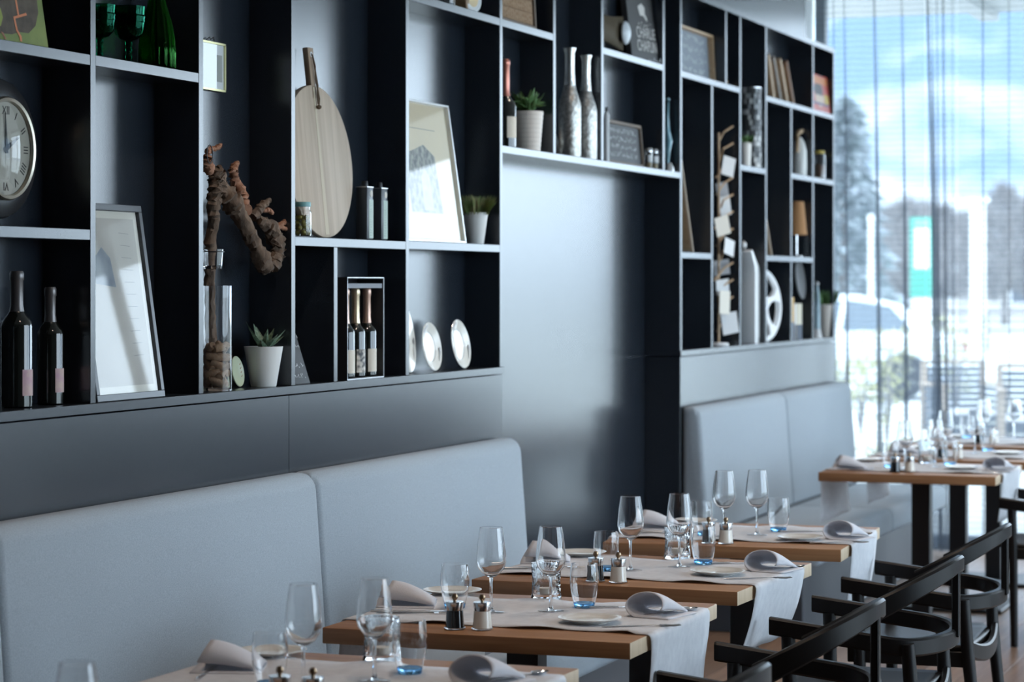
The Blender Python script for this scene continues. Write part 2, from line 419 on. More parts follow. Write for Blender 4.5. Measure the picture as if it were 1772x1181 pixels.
obj('screw_cap', lathe([(0, 0), (.004, 0), (.003, .002), (0, .0025)], 12), M_CHROME, S, (onY(540, 438, W + .07).x + .02, W + .05, 1.66), (0, R(-90), 0))
B = unit('anthracite shelf bridge spanning the recess between the two shelf units')
board(B, R_('V4'), XV['V8'], 2.114); board(B, R_('V4'), XV['V5'], 2.584); board(B, R_('V6'), XV['V7'], 2.588)
for n in ('V5', 'V6', 'V7'): upright(B, n, 2.114, ZTOP - T)
obj('back_panel', box(R_('V4'), XV['V8'], W + D, WALLY - .002, 2.114 - T, ZTOP), M_LAM, B)
obj('top_board', box(R_('V4'), XV['V8'], W, WALLY - .002, ZTOP - T, ZTOP), M_LAM, B)
C = unit('anthracite shelf unit on the right ending at the curtained window')
for n in ('V8', 'V10', 'V11', 'V12', 'V13'): upright(C, n)
upright(C, 'V9', 2.585, ZTOP - T); upright(C, 'Vr1', ZB, 2.585 - T); upright(C, 'Vr2', ZB, 2.584 - T)
board(C, R_('V8'), XV['V10'], 2.585); board(C, R_('V8'), XV['Vr1'], 1.747); board(C, R_('V10'), XV['V11'], 2.200)
board(C, R_('V11'), XV['V13'], 2.584); board(C, R_('Vr2'), XV['V13'], 2.202); board(C, R_('V11'), XV['V12'], 1.749)
obj('back_panel', box(XV['V8'], R_('V13'), W + D, WALLY - .002, ZB, ZTOP), M_LAM, C)
obj('top_board', box(XV['V8'], R_('V13'), W, WALLY - .002, ZTOP - T, ZTOP), M_LAM, C)
obj('base_board', box(XV['V8'] - .008, R_('V13') + .004, W - .006, WALLY - .002, ZB - T + .003, ZB, 0.001, 1), M_LAM, C)
xs = [XV['V8'], SX(1323.5), R_('V13')]
for a, b in zip(xs, xs[1:]): obj('base_panel', box(a + .001, b - .001, W, WALLY - .002, 0.0, ZB - T - .0005, 0.001, 1), M_LAM, C)

# ================================================================== BENCHES
def rounded_section(pts, x0, x1, rad):
    """closed (y,z) outline with per-corner radii extruded along X, ends rounded over"""
    out = []
    n = len(pts)
    for i, (p, r) in enumerate(zip(pts, rad)):
        a, b, c = Vector(pts[i - 1]), Vector(p), Vector(pts[(i + 1) % n])
        if r <= 0: out.append(tuple(b)); continue
        u, v = (a - b).normalized(), (c - b).normalized(); half = u.angle(v) / 2; t = r / math.tan(half)
        s, e = b + u * t, b + v * t; cen = b + (u + v).normalized() * r / math.sin(half)
        a0 = math.atan2((s - cen).y, (s - cen).x); a1 = math.atan2((e - cen).y, (e - cen).x); da = (a1 - a0 + math.pi) % (2 * math.pi) - math.pi
        for k in range(7): out.append((cen.x + r * math.cos(a0 + da * k / 6), cen.y + r * math.sin(a0 + da * k / 6)))
    er = 0.022
    c = Vector((sum(p[0] for p in out) / len(out), sum(p[1] for p in out) / len(out)))
    rings = [(x0, er), (x0 + er * .13, er * .5), (x0 + er * .5, er * .13), (x0 + er, 0), (x1 - er, 0), (x1 - er * .5, er * .13), (x1 - er * .13, er * .5), (x1, er)]
    V = []; F = []; m = len(out)
    for x, ins in rings:
        for q in out:
            d = Vector(q) - c
            V.append((x, q[0] - math.copysign(min(ins, abs(d.x)), d.x), q[1] - math.copysign(min(ins, abs(d.y)), d.y)))
    for i in range(len(rings) - 1):
        for k in range(m): F.append((i * m + k, i * m + (k + 1) % m, (i + 1) * m + (k + 1) % m, (i + 1) * m + k))
    F.append(list(range(m))[::-1]); F.append([(len(rings) - 1) * m + k for k in range(m)])
    bm = bmesh.new(); me = mk('tmp', V, F); bm.from_mesh(me); bpy.data.meshes.remove(me); return frombm(bm, ang=50)
def bench(label, xs, xplinth):
    t = thing('upholstered_bench', label, 'bench', (0, 0, 0), 0, 'benches along the shelf wall')
    for a, b in zip(xs, xs[1:]):
        k = obj('back_cushion', rounded_section([(3.07, .448), (3.196, .448), (3.196, 1.031), (3.112, 1.031)], a + .002, b - .002, [.012, 0, .012, .05]), M_BENCH, t)
        k = obj('seat_cushion', rounded_section([(2.55, .315), (3.066, .315), (3.066, .443), (2.55, .443)], a + .002, b - .002, [.03, 0, .01, .045]), M_BENCH, t)
    obj('plinth', box(xplinth[0], xplinth[1], 2.63, 3.196, 0.002, .314, .003, 1), mat('dark_plinth', (0.035, 0.04, 0.05), 0.5), t)
    obj('back_core', box(xplinth[0], xplinth[1], 3.07, 3.196, .315, .446, .002, 1), MATS['dark_plinth'], t)
    return t
bench('long blue-grey upholstered bench below the left shelves', [3.3, 5.10, 6.905, 8.735], (3.32, 8.72))
bench('blue-grey upholstered bench below the right shelves near the window', [11.17, 12.85, 14.45], (11.18, 14.43))

# ================================================================== TABLES, LINEN, TABLEWARE, CHAIRS
TZ, TH = 0.75, 0.040
TABS = [  # x near, x far, rotation (deg), words for the labels
    (3.42, 4.16, 0.0, 'the nearest table'),
    (4.49, 5.272, -1.5, 'the lowest table in view'),
    (5.675, 6.455, 0.0, 'the second table in view'),
    (6.735, 7.515, -2.0, 'the third table in view'),
    (7.89, 8.655, 2.5, 'the fourth table in view'),
    (11.12, 11.90, 0.0, 'the first far-bench table'),
    (12.10, 12.88, 0.0, 'the second far-bench table'),
    (13.20, 13.98, 0.0, 'the table closest to the curtains')]
YA, YB = 1.75, 2.545                 # room end, wall end of the tables
ZR = TZ + 0.0022                     # top of the linen runner
def make_table():
    t = thing('restaurant_table', 'x', 'table', (0, 0, 0), 0, 'oak pedestal tables along the benches')
    hx, hy = .39, .3975
    top = obj('tabletop', box(-hx, hx, -hy, hy, TZ - TH, TZ, 0.003, 2), M_OAK, t)
    top.data.materials.append(M_OAKEND)
    for p in top.data.polygons:
        if abs(p.normal.y) > .8: p.material_index = 1
    obj('pedestal', box(-.038, .038, -.042, .042, .02, TZ - TH - .006, .003, 1), M_STEELBLK, t)
    obj('support_plate', box(-.24, .24, -.06, .06, TZ - TH - .006, TZ - TH, 0), M_STEELBLK, t)
    obj('foot_plate', box(-.25, .25, -.25, .25, .002, .02, .004, 1), M_STEELBLK, t)
    return t
tab0 = None
for i, (a, b, rz, wd) in enumerate(TABS):
    loc = ((a + b) / 2, (YA + YB) / 2, 0)
    lab = 'oak topped black pedestal table, ' + wd
    if tab0 is None:
        tab0 = make_table(); tab0.location = loc; tab0.rotation_euler = (0, 0, R(rz)); tab0['label'] = lab
    else: dup(tab0, loc, R(rz), lab)

def runner(xc, hw, seed, label, rz, hangA=.21, hangB=.24, swing=.03):
    """linen runner lying along the table from the wall end to the room end, hanging over both ends"""
    rg = random.Random(seed); V = []; F = []; NX = 10
    ph = [rg.uniform(0, 6.28) for _ in range(6)]
    path = []                                  # (y, z, hang fraction, sign)
    n = 34
    for k in range(8): path.append((YA - .010 + swing * (1 - k / 7.0) ** 1.4 * .9, TZ - hangA * (1 - k / 7.0) - .014, 1 - k / 7.0, -1))
    path += [(YA - .009, TZ - .006, 0, 0), (YA - .005, TZ + .0005, 0, 0)]
    for k in range(n + 1): path.append((YA + .004 + (YB - YA - .008) * k / n, TZ + .0018, 0, 0))
    path += [(YB + .007, TZ + .001, 0, 0), (YB + .013, TZ - .006, 0, 0)]
    for k in range(8): path.append((YB + .016 - .01 * (k / 7.0), TZ - .014 - hangB * k / 7.0, k / 7.0, 1))
    L = 0; last = None
    for (y, z, hf, sg) in path:
        if last is not None: L += math.hypot(y - last[0], z - last[1])
        last = (y, z)
        for i in range(NX + 1):
            q = i / NX; x = -hw + 2 * hw * q; e = abs(2 * q - 1) ** 6
            dx = (.006 * math.sin(L * 19 + ph[0] + (3 if q > .5 else 0)) + .004 * math.sin(L * 41 + ph[1])) * e
            lift = 0.0
            if hf == 0 and sg == 0 and YA + .03 < y < YB - .03:
                lift = max(0, .0045 * math.sin(L * 24 + ph[2] + (2.2 if q > .5 else 0)) + .002) * e + .0007 * max(0, math.sin(L * 9 + q * 5 + ph[3]))
            wob = (.010 * hf * math.sin(q * 9 + ph[4]) + .006 * hf * math.sin(q * 19 + ph[5])) * (.5 if sg < 0 else 1) + (.006 * hf if sg < 0 else 0)
            wid = 1 + hf * (-.04 if sg < 0 else .16)
            V.append((x * wid + dx + .012 - (.008 * hf if sg < 0 else 0), y - (YA + YB) / 2 + wob * (1 if sg < 0 else .6), z + lift))
    m = NX + 1
    for j in range(len(path) - 1):
        for i in range(NX): F.append((j * m + i, j * m + i + 1, (j + 1) * m + i + 1, (j + 1) * m + i))
    o = tag(obj('table_runner', mk('runner', V, F, 60), M_LINEN, None, (xc, (YA + YB) / 2, 0), (0, 0, R(rz))), label, 'table runner', 'linen runners')
    s = o.modifiers.new('thickness', 'SOLIDIFY'); s.thickness = .0014; s.offset = 1
    return o
for i, (a, b, rz, wd) in enumerate(TABS):
    runner((a + b) / 2, .26, 30 + i, 'pale linen runner hanging over both ends of ' + wd, rz, hangA=.20 if i != 3 else .185, hangB=.22, swing=.05 if i == 3 else .015)

# ---- prototypes of tableware -------------------------------------------------
def make_wine():
    t = thing('wine_glass', 'x', 'wine glass', (0, 0, 0), 0, 'wine glasses on the laid tables')
    o = [(.0045, .090), (.012, .093), (.024, .102), (.0345, .115), (.0388, .131), (.0383, .147), (.0350, .180), (.0292, .219)]
    i = [(r - .0011, z) for r, z in o[::-1]]; i[0] = (o[-1][0] - .0008, .2195)
    i = [(r, z + (.0012 if z < .12 else 0)) for r, z in i[:-1]] + [(0, .0945)]
    obj('bowl', lathe([(0, .0885)] + o + i, 40), M_GLASS, t)
    obj('stem', lathe([(0, .003), (.010, .0035), (.0058, .008), (.0042, .018), (.0036, .045), (.0038, .075), (.0052, .0885), (0, .0884)], 20), M_GLASS, t)
    obj('foot', lathe([(0, 0), (.034, 0), (.0345, .0008), (.033, .0016), (.018, .0028), (0, .0034)], 40), M_GLASS, t)
    return t
def make_tumbler():
    t = thing('water_tumbler', 'x', 'tumbler', (0, 0, 0), 0, 'blue-based water tumblers on the laid tables')
    o = [(.0285, .0145), (.0325, .030), (.0365, .052), (.038, .070), (.0372, .090), (.0345, .116)]
    i = [(r - .0014, z) for r, z in o[::-1]]
    obj('wall', lathe(o + i, 40, close=True), M_GLASS, t)
    obj('base', lathe([(0, .001), (.0235, 0), (.0258, .002), (.0285, .0143), (.0270, .0143), (.019, .012), (0, .0115)], 40), M_BLUEGL, t)
    return t
def make_plate():
    t = thing('side_plate', 'x', 'plate', (0, 0, 0), 0, 'white side plates on the laid tables')
    obj('dish', lathe([(0, .0028), (.046, .0028), (.052, .0042), (.074, .0115), (.0795, .0138), (.0800, .0150), (.0785, .0152), (.060, .0092), (.049, .0062), (0, .0058)], 48), M_PORC, t)
    obj('foot_ring', lathe([(.040, 0), (.044, 0), (.045, .003), (.039, .003)], 40, close=True), M_PORC, t)
    return t
def make_mill(dark):
    t = thing('pepper_mill' if dark else 'salt_mill', 'x', 'mill', (0, 0, 0), 0, 'short salt and pepper mills')
    bm_ = mat('black_acrylic', (.012, .012, .014), .08, coat=.6) if dark else mat('cream_acrylic', (.78, .74, .66), .15, coat=.5)
    obj('body', lathe([(0, .002), (.0240, .002), (.0232, .010), (.0205, .044), (0, .044)], 32), bm_, t)
    obj('foot', lathe([(0, 0), (.0262, 0), (.0262, .0025), (.0240, .003), (0, .003)], 32), M_GLASS, t)
    obj('collar', lathe([(0, .0445), (.0200, .0445), (.0225, .064), (.0222, .0655), (0, .0655)], 32), M_CHROME, t)
    obj('knob', lathe([(0, .066), (.0045, .066), (.004, .069), (.0078, .074), (.0078, .079), (.005, .0838), (0, .085)], 24), M_BRONZE, t)
    return t
def make_candle():
    t = thing('crystal_tealight_holder', 'x', 'candle holder', (0, 0, 0), 0, 'faceted crystal tealight holders')
    V = []; F = []; n = 24; rows = 10; Hh = .098
    bm = bmesh.new(); ring = []
    for j in range(rows + 1):
        z = Hh * j / rows; r0 = .038 - .004 * math.sin(math.pi * j / rows)
        ring.append([bm.verts.new(((r0 + (.0040 if (k + j) % 2 else -.0016)) * math.cos(2 * math.pi * (k + .5 * j) / n), (r0 + (.0040 if (k + j) % 2 else -.0016)) * math.sin(2 * math.pi * (k + .5 * j) / n), z)) for k in range(n)])
    for j in range(rows):
        for k in range(n): bm.faces.new((ring[j][k], ring[j][(k + 1) % n], ring[j + 1][(k + 1) % n], ring[j + 1][k]))
    inn = [[bm.verts.new((.029 * math.cos(2 * math.pi * (k + .5 * rows) / n), .029 * math.sin(2 * math.pi * (k + .5 * rows) / n), z)) for k in range(n)] for z in (Hh, .014)]
    for A_, B_ in ((ring[-1], inn[0]), (inn[0], inn[1])):
        for k in range(n): bm.faces.new((A_[k], A_[(k + 1) % n], B_[(k + 1) % n], B_[k]))
    bm.faces.new(inn[1]); bm.faces.new(ring[0][::-1])
    obj('crystal_body', frombm(bm, ang=10), M_GLASS, t)
    obj('tealight', lathe([(0, .0145), (.018, .0145), (.019, .030), (.017, .030), (0, .028)], 24), mat('candle_wax', (.8, .76, .68), .5), t)
    return t
def make_napkin():
    t = thing('folded_napkin', 'x', 'napkin', (0, 0, 0), 0, 'folded napkins on the laid tables')
    # cloth curled into an open roll (axis along +X, mouth at -X), flattened on the table
    V = []; F = []; NL = 9; prof = []
    for k in range(25):
        a = R(200 - 292 * k / 24.0)
        prof.append((.046 * math.cos(a), .023 + .0225 * math.sin(a)))
    prof = [(p[0] * .92 + .004, max(p[1] * 1.22, .0022)) for p in prof] + [(-.01, .0020), (-.045, .0018), (-.058, .0018)]
    for j in range(NL + 1):
        q = j / NL; x = -.062 + .135 * q
        for (y, z) in prof:
            s = 1 - .80 * q ** 1.8
            sl = .030 * (z / .046) * (1 - q)       # mouth leans outwards at the crest
            V.append((x + sl * .9, y * (1 + .12 * q), max(.0016, z * s)))
    m = len(prof)
    for j in range(NL):
        for i in range(m - 1): F.append((j * m + i, j * m + i + 1, (j + 1) * m + i + 1, (j + 1) * m + i))
    V = [(x * 1.12, y * 1.22, z * 1.12) for x, y, z in V]
    o = obj('cloth', mk('napkin', V, F, 60), M_NAPKIN, t); s = o.modifiers.new('thickness', 'SOLIDIFY'); s.thickness = .0026; s.offset = 0
    return t
def make_fork():
    t = thing('fork', 'x', 'fork', (0, 0, 0), 0, 'steel cutlery laid on the tables')
    obj('handle', tube([(-.10, 0, .0022), (-.03, 0, .003), (.03, 0, .004), (.05, 0, .003)], [.0052, .0044, .0026, .003], 8, flat=.4), M_CHROME, t)
    bm = bmesh.new(); bbox(bm, .046, .060, -.0105, .0105, .0022, .0044)
    for y in (-.009, -.003, .003, .009): tubebm(bm, [(.058, y, .0033), (.080, y, .0022), (.098, y, .0038)], [.0019, .0017, .0009], 6)
    obj('tines', frombm(bm), M_CHROME, t); return t
def make_knife():
    t = thing('table_knife', 'x', 'knife', (0, 0, 0), 0, 'steel cutlery laid on the tables')
    obj('handle', tube([(-.11, 0, .0040), (-.08, 0, .0042), (-.01, 0, .0038), (0, 0, .0036)], [.0055, .0062, .0050, .0042], 10, flat=.55), M_CHROME, t)
    obj('blade', prism([(0, -.006), (.08, -.008), (.105, -.004), (.112, .005), (.05, .007), (0, .006)], .0026, .0040, 'Z'), M_CHROME, t); return t
def make_spoon():
    t = thing('spoon', 'x', 'spoon', (0, 0, 0), 0, 'steel cutlery laid on the tables')
    obj('handle', tube([(-.09, 0, .0022), (-.02, 0, .0030), (.04, 0, .0045), (.058, 0, .004)], [.0052, .0042, .0026, .003], 8, flat=.45), M_CHROME, t)
    b = lathe([(0, 0), (.007, .0006), (.013, .003), (.0165, .0068), (.0155, .0070), (.012, .0038), (.006, .0018), (0, .0012)], 24)
    b.transform(Matrix.Diagonal((1.45, 1, 1, 1)) ); obj('bowl', b, M_CHROME, t, (.078, 0, .0006)); return t
PROTO = {}
MAKE = dict(wine=make_wine, tumbler=make_tumbler, plate=make_plate, pepper=lambda: make_mill(True), salt=lambda: make_mill(False), candle=make_candle, napkin=make_napkin, fork=make_fork, knife=make_knife, spoon=make_spoon)
def put(kind, x, y, label, rz=0.0, z=None, dz=0.0):
    loc = (x, y, (ZR + .0006 if z is None else z) + dz)
    if kind not in PROTO:
        o = PROTO[kind] = MAKE[kind](); o.location = loc; o.rotation_euler = (0, 0, R(rz)); o['label'] = label
        return o
    return dup(PROTO[kind], loc, R(rz), label)
NICE = dict(wine='clear stemmed wine glass', tumbler='blue-based water tumbler', plate='small white side plate', pepper='black pepper mill with bronze knob', salt='cream salt mill with bronze knob',
            candle='faceted crystal tealight holder', napkin='folded pale napkin', fork='steel fork', knife='steel table knife', spoon='steel spoon')
def lay(ti, items):
    a, b, rz, wd = TABS[ti]
    for (kind, x, y, side, ang) in items:
        x = min(max(x, a + .05), b - .05)
        put(kind, x, y, '%s %s of %s' % (NICE[kind] if ti != 7 else NICE[kind].replace(' with bronze knob', ''), side, wd), ang)
def P(u, v): q = onZ(u, v, ZR); return q.x, q.y
def T_(u, v, h): q = onZ(u, v, ZR + h); return q.x, q.y          # located by the top of the thing
RS, WS = 'on the room side', 'on the wall side'
def it(kind, xy, side, ang=0): return (kind, xy[0], xy[1], side, ang)
lay(0, [it('wine', T_(133, 1149, .219), 'standing alone in the middle')])
lay(1, [it('wine', T_(525, 1012, .219), WS), it('wine', T_(648, 1002, .219), RS), it('tumbler', T_(467, 1096, .116), WS), it('tumbler', P(709, 1167), RS),
        it('candle', (5.205, 2.19), 'near the far edge'), it('plate', (5.185, 2.45), WS), it('napkin', (4.97, 2.46), WS, -72), it('napkin', (4.985, 1.86), RS, -10),
        it('pepper', (4.545, 2.13), 'near the front edge'), it('salt', (4.55, 2.06), 'near the front edge'), it('knife', (4.90, 2.47), WS, 15), it('spoon', (5.06, 1.82), RS, -25)])
lay(2, [it('wine', P(850, 1061), WS), it('wine', P(953, 1059), RS), it('tumbler', P(787, 1054), WS), it('tumbler', P(1011, 1053), RS), it('pepper', P(787, 1088), 'near the front edge'), it('salt', P(834.5, 1089), 'near the front edge'),
        it('plate', P(1021, 1079), RS), it('plate', P(783, 1030), WS), it('napkin', P(1133, 1066), RS, -10), it('napkin', P(700, 1048), WS, -72),
        it('fork', P(720, 1064), WS, -70), it('knife', P(712, 1061), WS, -70), it('fork', P(1110, 1086), RS, -62), it('knife', P(1070, 1054), RS, -66), it('spoon', P(1157, 1062), RS, -30),
        it('candle', (6.37, 2.20), 'near the far edge')])
lay(3, [it('wine', P(1091, 988), WS), it('wine', P(1175.5, 982), RS), it('tumbler', P(1049, 989), WS), it('tumbler', P(1217, 978), RS), it('pepper', P(1031, 1006), 'near the front edge'), it('salt', P(1070, 1008), 'near the front edge'),
        it('plate', P(1243, 996), RS), it('plate', P(1005, 963), WS), it('napkin', P(1331, 988), RS, -10), it('napkin', P(940, 973), WS, -72), it('candle', P(1172, 967), 'near the far edge'),
        it('knife', P(915, 986), WS, -68), it('fork', P(955, 984), WS, -70), it('fork', P(1312, 1003), RS, -62), it('knife', P(1265, 977), RS, -66), it('spoon', P(1350, 987), RS, -30)])
lay(4, [it('wine', P(1253, 929), WS), it('wine', P(1310, 927), RS), it('tumbler', T_(1214, 868, .116), WS), it('tumbler', P(1347, 921), RS), it('pepper', P(1224, 941), 'near the front edge'), it('salt', P(1256, 941), 'near the front edge'),
        it('plate', P(1383, 936), RS), it('plate', (8.55, 2.40), WS), it('napkin', P(1462, 933), RS, -10), it('napkin', P(1131, 915), WS, -72),
        it('fork', P(1120, 925), WS, -70), it('fork', P(1452, 941), RS, -62), it('knife', P(1405, 922), RS, -66), it('spoon', P(1473, 929), RS, -30), it('knife', P(1146, 923), WS, -70)])
lay(5, [it('wine', T_(1566, 729, .219), WS), it('wine', T_(1618.5, 727, .219), RS), it('tumbler', T_(1540, 766, .116), WS), it('tumbler', T_(1644, 763, .116), RS), it('candle', P(1608, 800), 'near the far edge'),
        it('pepper', P(1549, 817), 'near the front edge'), it('salt', P(1574, 817), 'near the front edge'), it('plate', P(1664, 813), RS), it('plate', P(1507, 797), WS), it('napkin', P(1467, 812), WS, -72), it('napkin', P(1728, 815), RS, -10),
        it('knife', P(1470, 815), WS, -70), it('fork', P(1490, 812), WS, -70), it('fork', P(1712, 819), RS, -62), it('spoon', P(1735, 812), RS, -30)])
lay(6, [it('wine', T_(1636, 711, .219), WS), it('wine', T_(1687, 710, .219), RS), it('tumbler', T_(1709, 742, .116), RS), it('plate', P(1745, 787), RS), it('plate', P(1590, 775), WS), it('napkin', P(1560, 785), WS, -72),
        it('knife', P(1555, 788), WS, -70), it('tumbler', (12.55, 2.31), WS), it('salt', (12.2, 2.1), 'near the front edge'), it('pepper', (12.2, 2.18), 'near the front edge')])
lay(7, [it('wine', T_(1702.7, 692, .219), WS), it('wine', T_(1755, 692, .219), RS), it('tumbler', T_(1673, 722, .116), WS), it('pepper', (13.42, 2.20), 'near the front edge'), it('salt', (13.42, 2.12), 'near the front edge'), it('plate', (13.85, 2.42), WS), it('napkin', (13.6, 2.45), WS, -72)])

# ---- armchairs ---------------------------------------------------------------
def band(path, hts, thick, zoff=None):
    """vertical ribbon of wood following path (x,y,z of the top edge centre), heights hts, thickness thick, closed solid with eased edges"""
    pts = [Vector(p) for p in path]; n = len(pts); bm = bmesh.new(); rows = []
    for i, p in enumerate(pts):
        t = pts[min(i + 1, n - 1)] - pts[max(i - 1, 0)]; t.z = 0; t.normalize(); s = Vector((-t.y, t.x, 0))
        h = hts[i] if isinstance(hts, (list, tuple)) else hts; th = thick[i] if isinstance(thick, (list, tuple)) else thick
        e = min(.006, th * .3)
        ring = [(-th / 2, -e), (-th / 2 + e, 0), (th / 2 - e, 0), (th / 2, -e), (th / 2, -h + e), (th / 2 - e, -h), (-th / 2 + e, -h), (-th / 2, -h + e)]
        rows.append([bm.verts.new(p + s * a + Vector((0, 0, b))) for a, b in ring])
    for i in range(n - 1):
        for k in range(8): bm.faces.new((rows[i][k], rows[i][(k + 1) % 8], rows[i + 1][(k + 1) % 8], rows[i + 1][k]))
    bm.faces.new(rows[0][::-1]); bm.faces.new(rows[-1]); return frombm(bm, ang=22)
def make_chair():
    """armchair facing +Y; origin on the floor under the seat centre line at the rear-leg line"""
    t = thing('wooden_armchair', 'x', 'chair', (0, 0, 0), 0, 'black wooden armchairs')
    hw = .265
    # bent arm hoop: near arm, round the back, far arm; falls slightly towards the back
    hoop = []
    for y in (.402, .34, .24, .14, .06): hoop.append((-hw, y))
    for k in range(1, 16):
        a = math.pi + math.pi * k / 16; hoop.append((hw * math.cos(a), .06 + .125 * math.sin(a)))
    for y in (.06, .14, .24, .34, .402): hoop.append((hw, y))
    hz = [.612 + .050 * max(0, (y - 0.0) / .43) for x, y in hoop]
    obj('arm_hoop', band([(x, y, z) for (x, y), z in zip(hoop, hz)], .050, .030), M_BLACKWOOD, t)
    # crest rail rising from the arms to the back
    cr = []
    for k in range(25):
        q = -1 + 2 * k / 24.0; aq = abs(q)
        x = .262 * math.sin(q * math.pi / 2) ; y = -.082 + .25 * (1 - math.cos(q * math.pi / 2)) ** 1.15
        z = .820 - .135 * (1 - math.cos(q * math.pi / 2)) ** 1.1
        cr.append((x, y, z))
    hts = [.044 + .026 * abs(-1 + 2 * k / 24.0) for k in range(25)]
    obj('crest_rail', band(cr, hts, .024), M_BLACKWOOD, t)
    for s in (-1, 1):
        obj('front_leg', tube([(s * .258, .340, .002), (s * .258, .346, .44), (s * .262, .350, .606)], [.0165, .021, .020], 12), M_BLACKWOOD, t)
        obj('rear_leg', tube([(s * .250, -.045, .002), (s * .252, .000, .42), (s * .262, .012, .600)], [.016, .021, .019], 12), M_BLACKWOOD, t)
        obj('side_rail', box(s * .252 - .011, s * .252 + .011, .0, .385, .385, .435, .003, 1), M_BLACKWOOD, t)
    obj('back_post', box(-.013, .013, -.088, -.066, .590, .785, .003, 1), M_BLACKWOOD, t)
    obj('front_rail', box(-.25, .25, .338, .360, .385, .435, .003, 1), M_BLACKWOOD, t)
    obj('rear_rail', band([(x, -.004 - .02 * (1 - (x / .25) ** 2), .470 - .035 * (1 - (x / .25) ** 2)) for x in [-.25 + .05 * k for k in range(11)]], .055, .022), M_BLACKWOOD, t)
    V = []; F = []; N = 12
    for j in range(N + 1):
        for i in range(N + 1):
            x = -.255 + .51 * i / N; y = .0 + .41 * j / N
            V.append((x, y, .452 - .012 * math.cos(x / .255 * math.pi / 2) * math.sin(math.pi * min(1, j / N + .15) * .87)))
    for j in range(N):
        for i in range(N): F.append((j * (N + 1) + i, j * (N + 1) + i + 1, (j + 1) * (N + 1) + i + 1, (j + 1) * (N + 1) + i))
    o = obj('seat', mk('seat', V, F), M_BLACKWOOD, t); s = o.modifiers.new('thickness', 'SOLIDIFY'); s.thickness = .016; s.offset = -1
    return t
ch0 = make_chair(); first = True
for (xc, y, lab) in ((4.99, 1.345, 'black wooden armchair lowest in the picture, only its crest rail tip showing'), (6.125, 1.335, 'black wooden armchair at the second oak table in view'),
                     (7.185, 1.32, 'black wooden armchair at the third oak table in view'), (8.215, 1.34, 'black wooden armchair at the fourth oak table in view'),
                     (11.42, 1.335, 'black wooden armchair at the first table by the far bench, cut by the right edge'), (12.52, 1.335, 'black wooden armchair at the second table by the far bench')):
    if first: ch0.location = (xc, y, 0); ch0['label'] = lab; first = False
    else: dup(ch0, (xc, y, 0), 0, lab)

# ================================================================== OUTSIDE THE END WINDOW
def far(u, v, s):
    t = (u - U0) / FPX
    return Vector((s * (CS + t * SN), s * (SN - t * CS), CAMZ - (v - VH) / FPX * s))
FACE = math.atan2(-CS, SN)           # heading of the street, square to the view
M_SNOW = mat('snow', (0.62, 0.65, 0.70), 0.9, noise=(0.35, (0.46, 0.45, 0.34), 5), bump=(2.0, 0.3))
g = struct('ground', mk('ground', [(15.25, -60, -.03), (400, -200, -.03), (400, 260, -.03), (15.25, 60, -.03)], [(0, 1, 2, 3)]), M_SNOW)
struct('ground_2', mk('ground', [(-40, -200, -.06), (400, -200, -.06), (400, -3.15, -.06), (-40, -3.15, -.06)], [(0, 1, 2, 3)]), M_SNOW)
struct('terrace', box(15.2, 27, -12, 9, -.12, -.005), mat('terrace_stone', (0.52, 0.53, 0.52), 0.8, noise=(3, (0.42, 0.42, 0.38), 4)))
struct('roof_overhang', boxes([(15.2, 17.3, -9, 7, 3.46, 3.75), (15.2, 17.3, 2.7, 2.82, 3.40, 3.46), (15.2, 17.3, -1.2, -1.08, 3.40, 3.46)]), mat('soffit_grey', (0.52, 0.53, 0.52), 0.7))
# snowy mountain side
def hgt(r, a):
    base = 3 + 62 * max(0, (r - 260) / 560) ** 1.25 if r < 820 else 65 + 62 * 1.39 - 65 * 0 + (r - 820) * .33 - 62 * .39 + 0
    return base
def nz2(x, y):
    return math.sin(x * 1.7 + 1.3 * math.sin(y * 2.1)) + .5 * math.sin(x * 4.1 + y * 3.3) + .25 * math.sin(x * 9.7 - y * 8.1)
V = []; F = []; NR, NA = 44, 64
for j in range(NR):
    r = 240 + 1500 * (j / (NR - 1)) ** 1.3
    for i in range(NA):
        a = R(-48) + R(96) * i / (NA - 1)
        z = -2 + (r - 240) * .035 + .36 * max(0, r - 560) + (4 + (r - 240) * .018) * nz2(a * 9, r * .006)
        z *= min(1.0, max(0.03, (math.degrees(a) + 7.0) / 13.0))          # slope lowered out of view so bright sky reflects in the shelves
        V.append((r * math.cos(a), r * math.sin(a), z))
for j in range(NR - 1):
    for i in range(NA - 1): F.append((j * NA + i, j * NA + i + 1, (j + 1) * NA + i + 1, (j + 1) * NA + i))
mm = bpy.data.materials.new('snowy_hazed_slope'); mm.use_nodes = True; nt = mm.node_tree; b = nt.nodes['Principled BSDF']; b.inputs['Roughness'].default_value = 1.0
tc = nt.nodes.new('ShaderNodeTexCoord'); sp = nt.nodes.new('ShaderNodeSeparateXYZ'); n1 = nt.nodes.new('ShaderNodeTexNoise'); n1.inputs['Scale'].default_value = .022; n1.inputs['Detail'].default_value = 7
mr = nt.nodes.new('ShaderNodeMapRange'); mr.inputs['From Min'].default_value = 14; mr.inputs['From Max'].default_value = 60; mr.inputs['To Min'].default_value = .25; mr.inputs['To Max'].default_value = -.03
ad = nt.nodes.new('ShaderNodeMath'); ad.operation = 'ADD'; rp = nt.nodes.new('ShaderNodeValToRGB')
rp.color_ramp.elements[0].position = .50; rp.color_ramp.elements[0].color = (.15, .225, .315, 1); rp.color_ramp.elements[1].position = .74; rp.color_ramp.elements[1].color = (.46, .48, .51, 1)  # blue-grey forest tone has distance haze painted in; pale end is snow
nt.links.new(tc.outputs['Object'], n1.inputs['Vector']); nt.links.new(tc.outputs['Object'], sp.inputs[0]); nt.links.new(sp.outputs['Z'], mr.inputs['Value'])
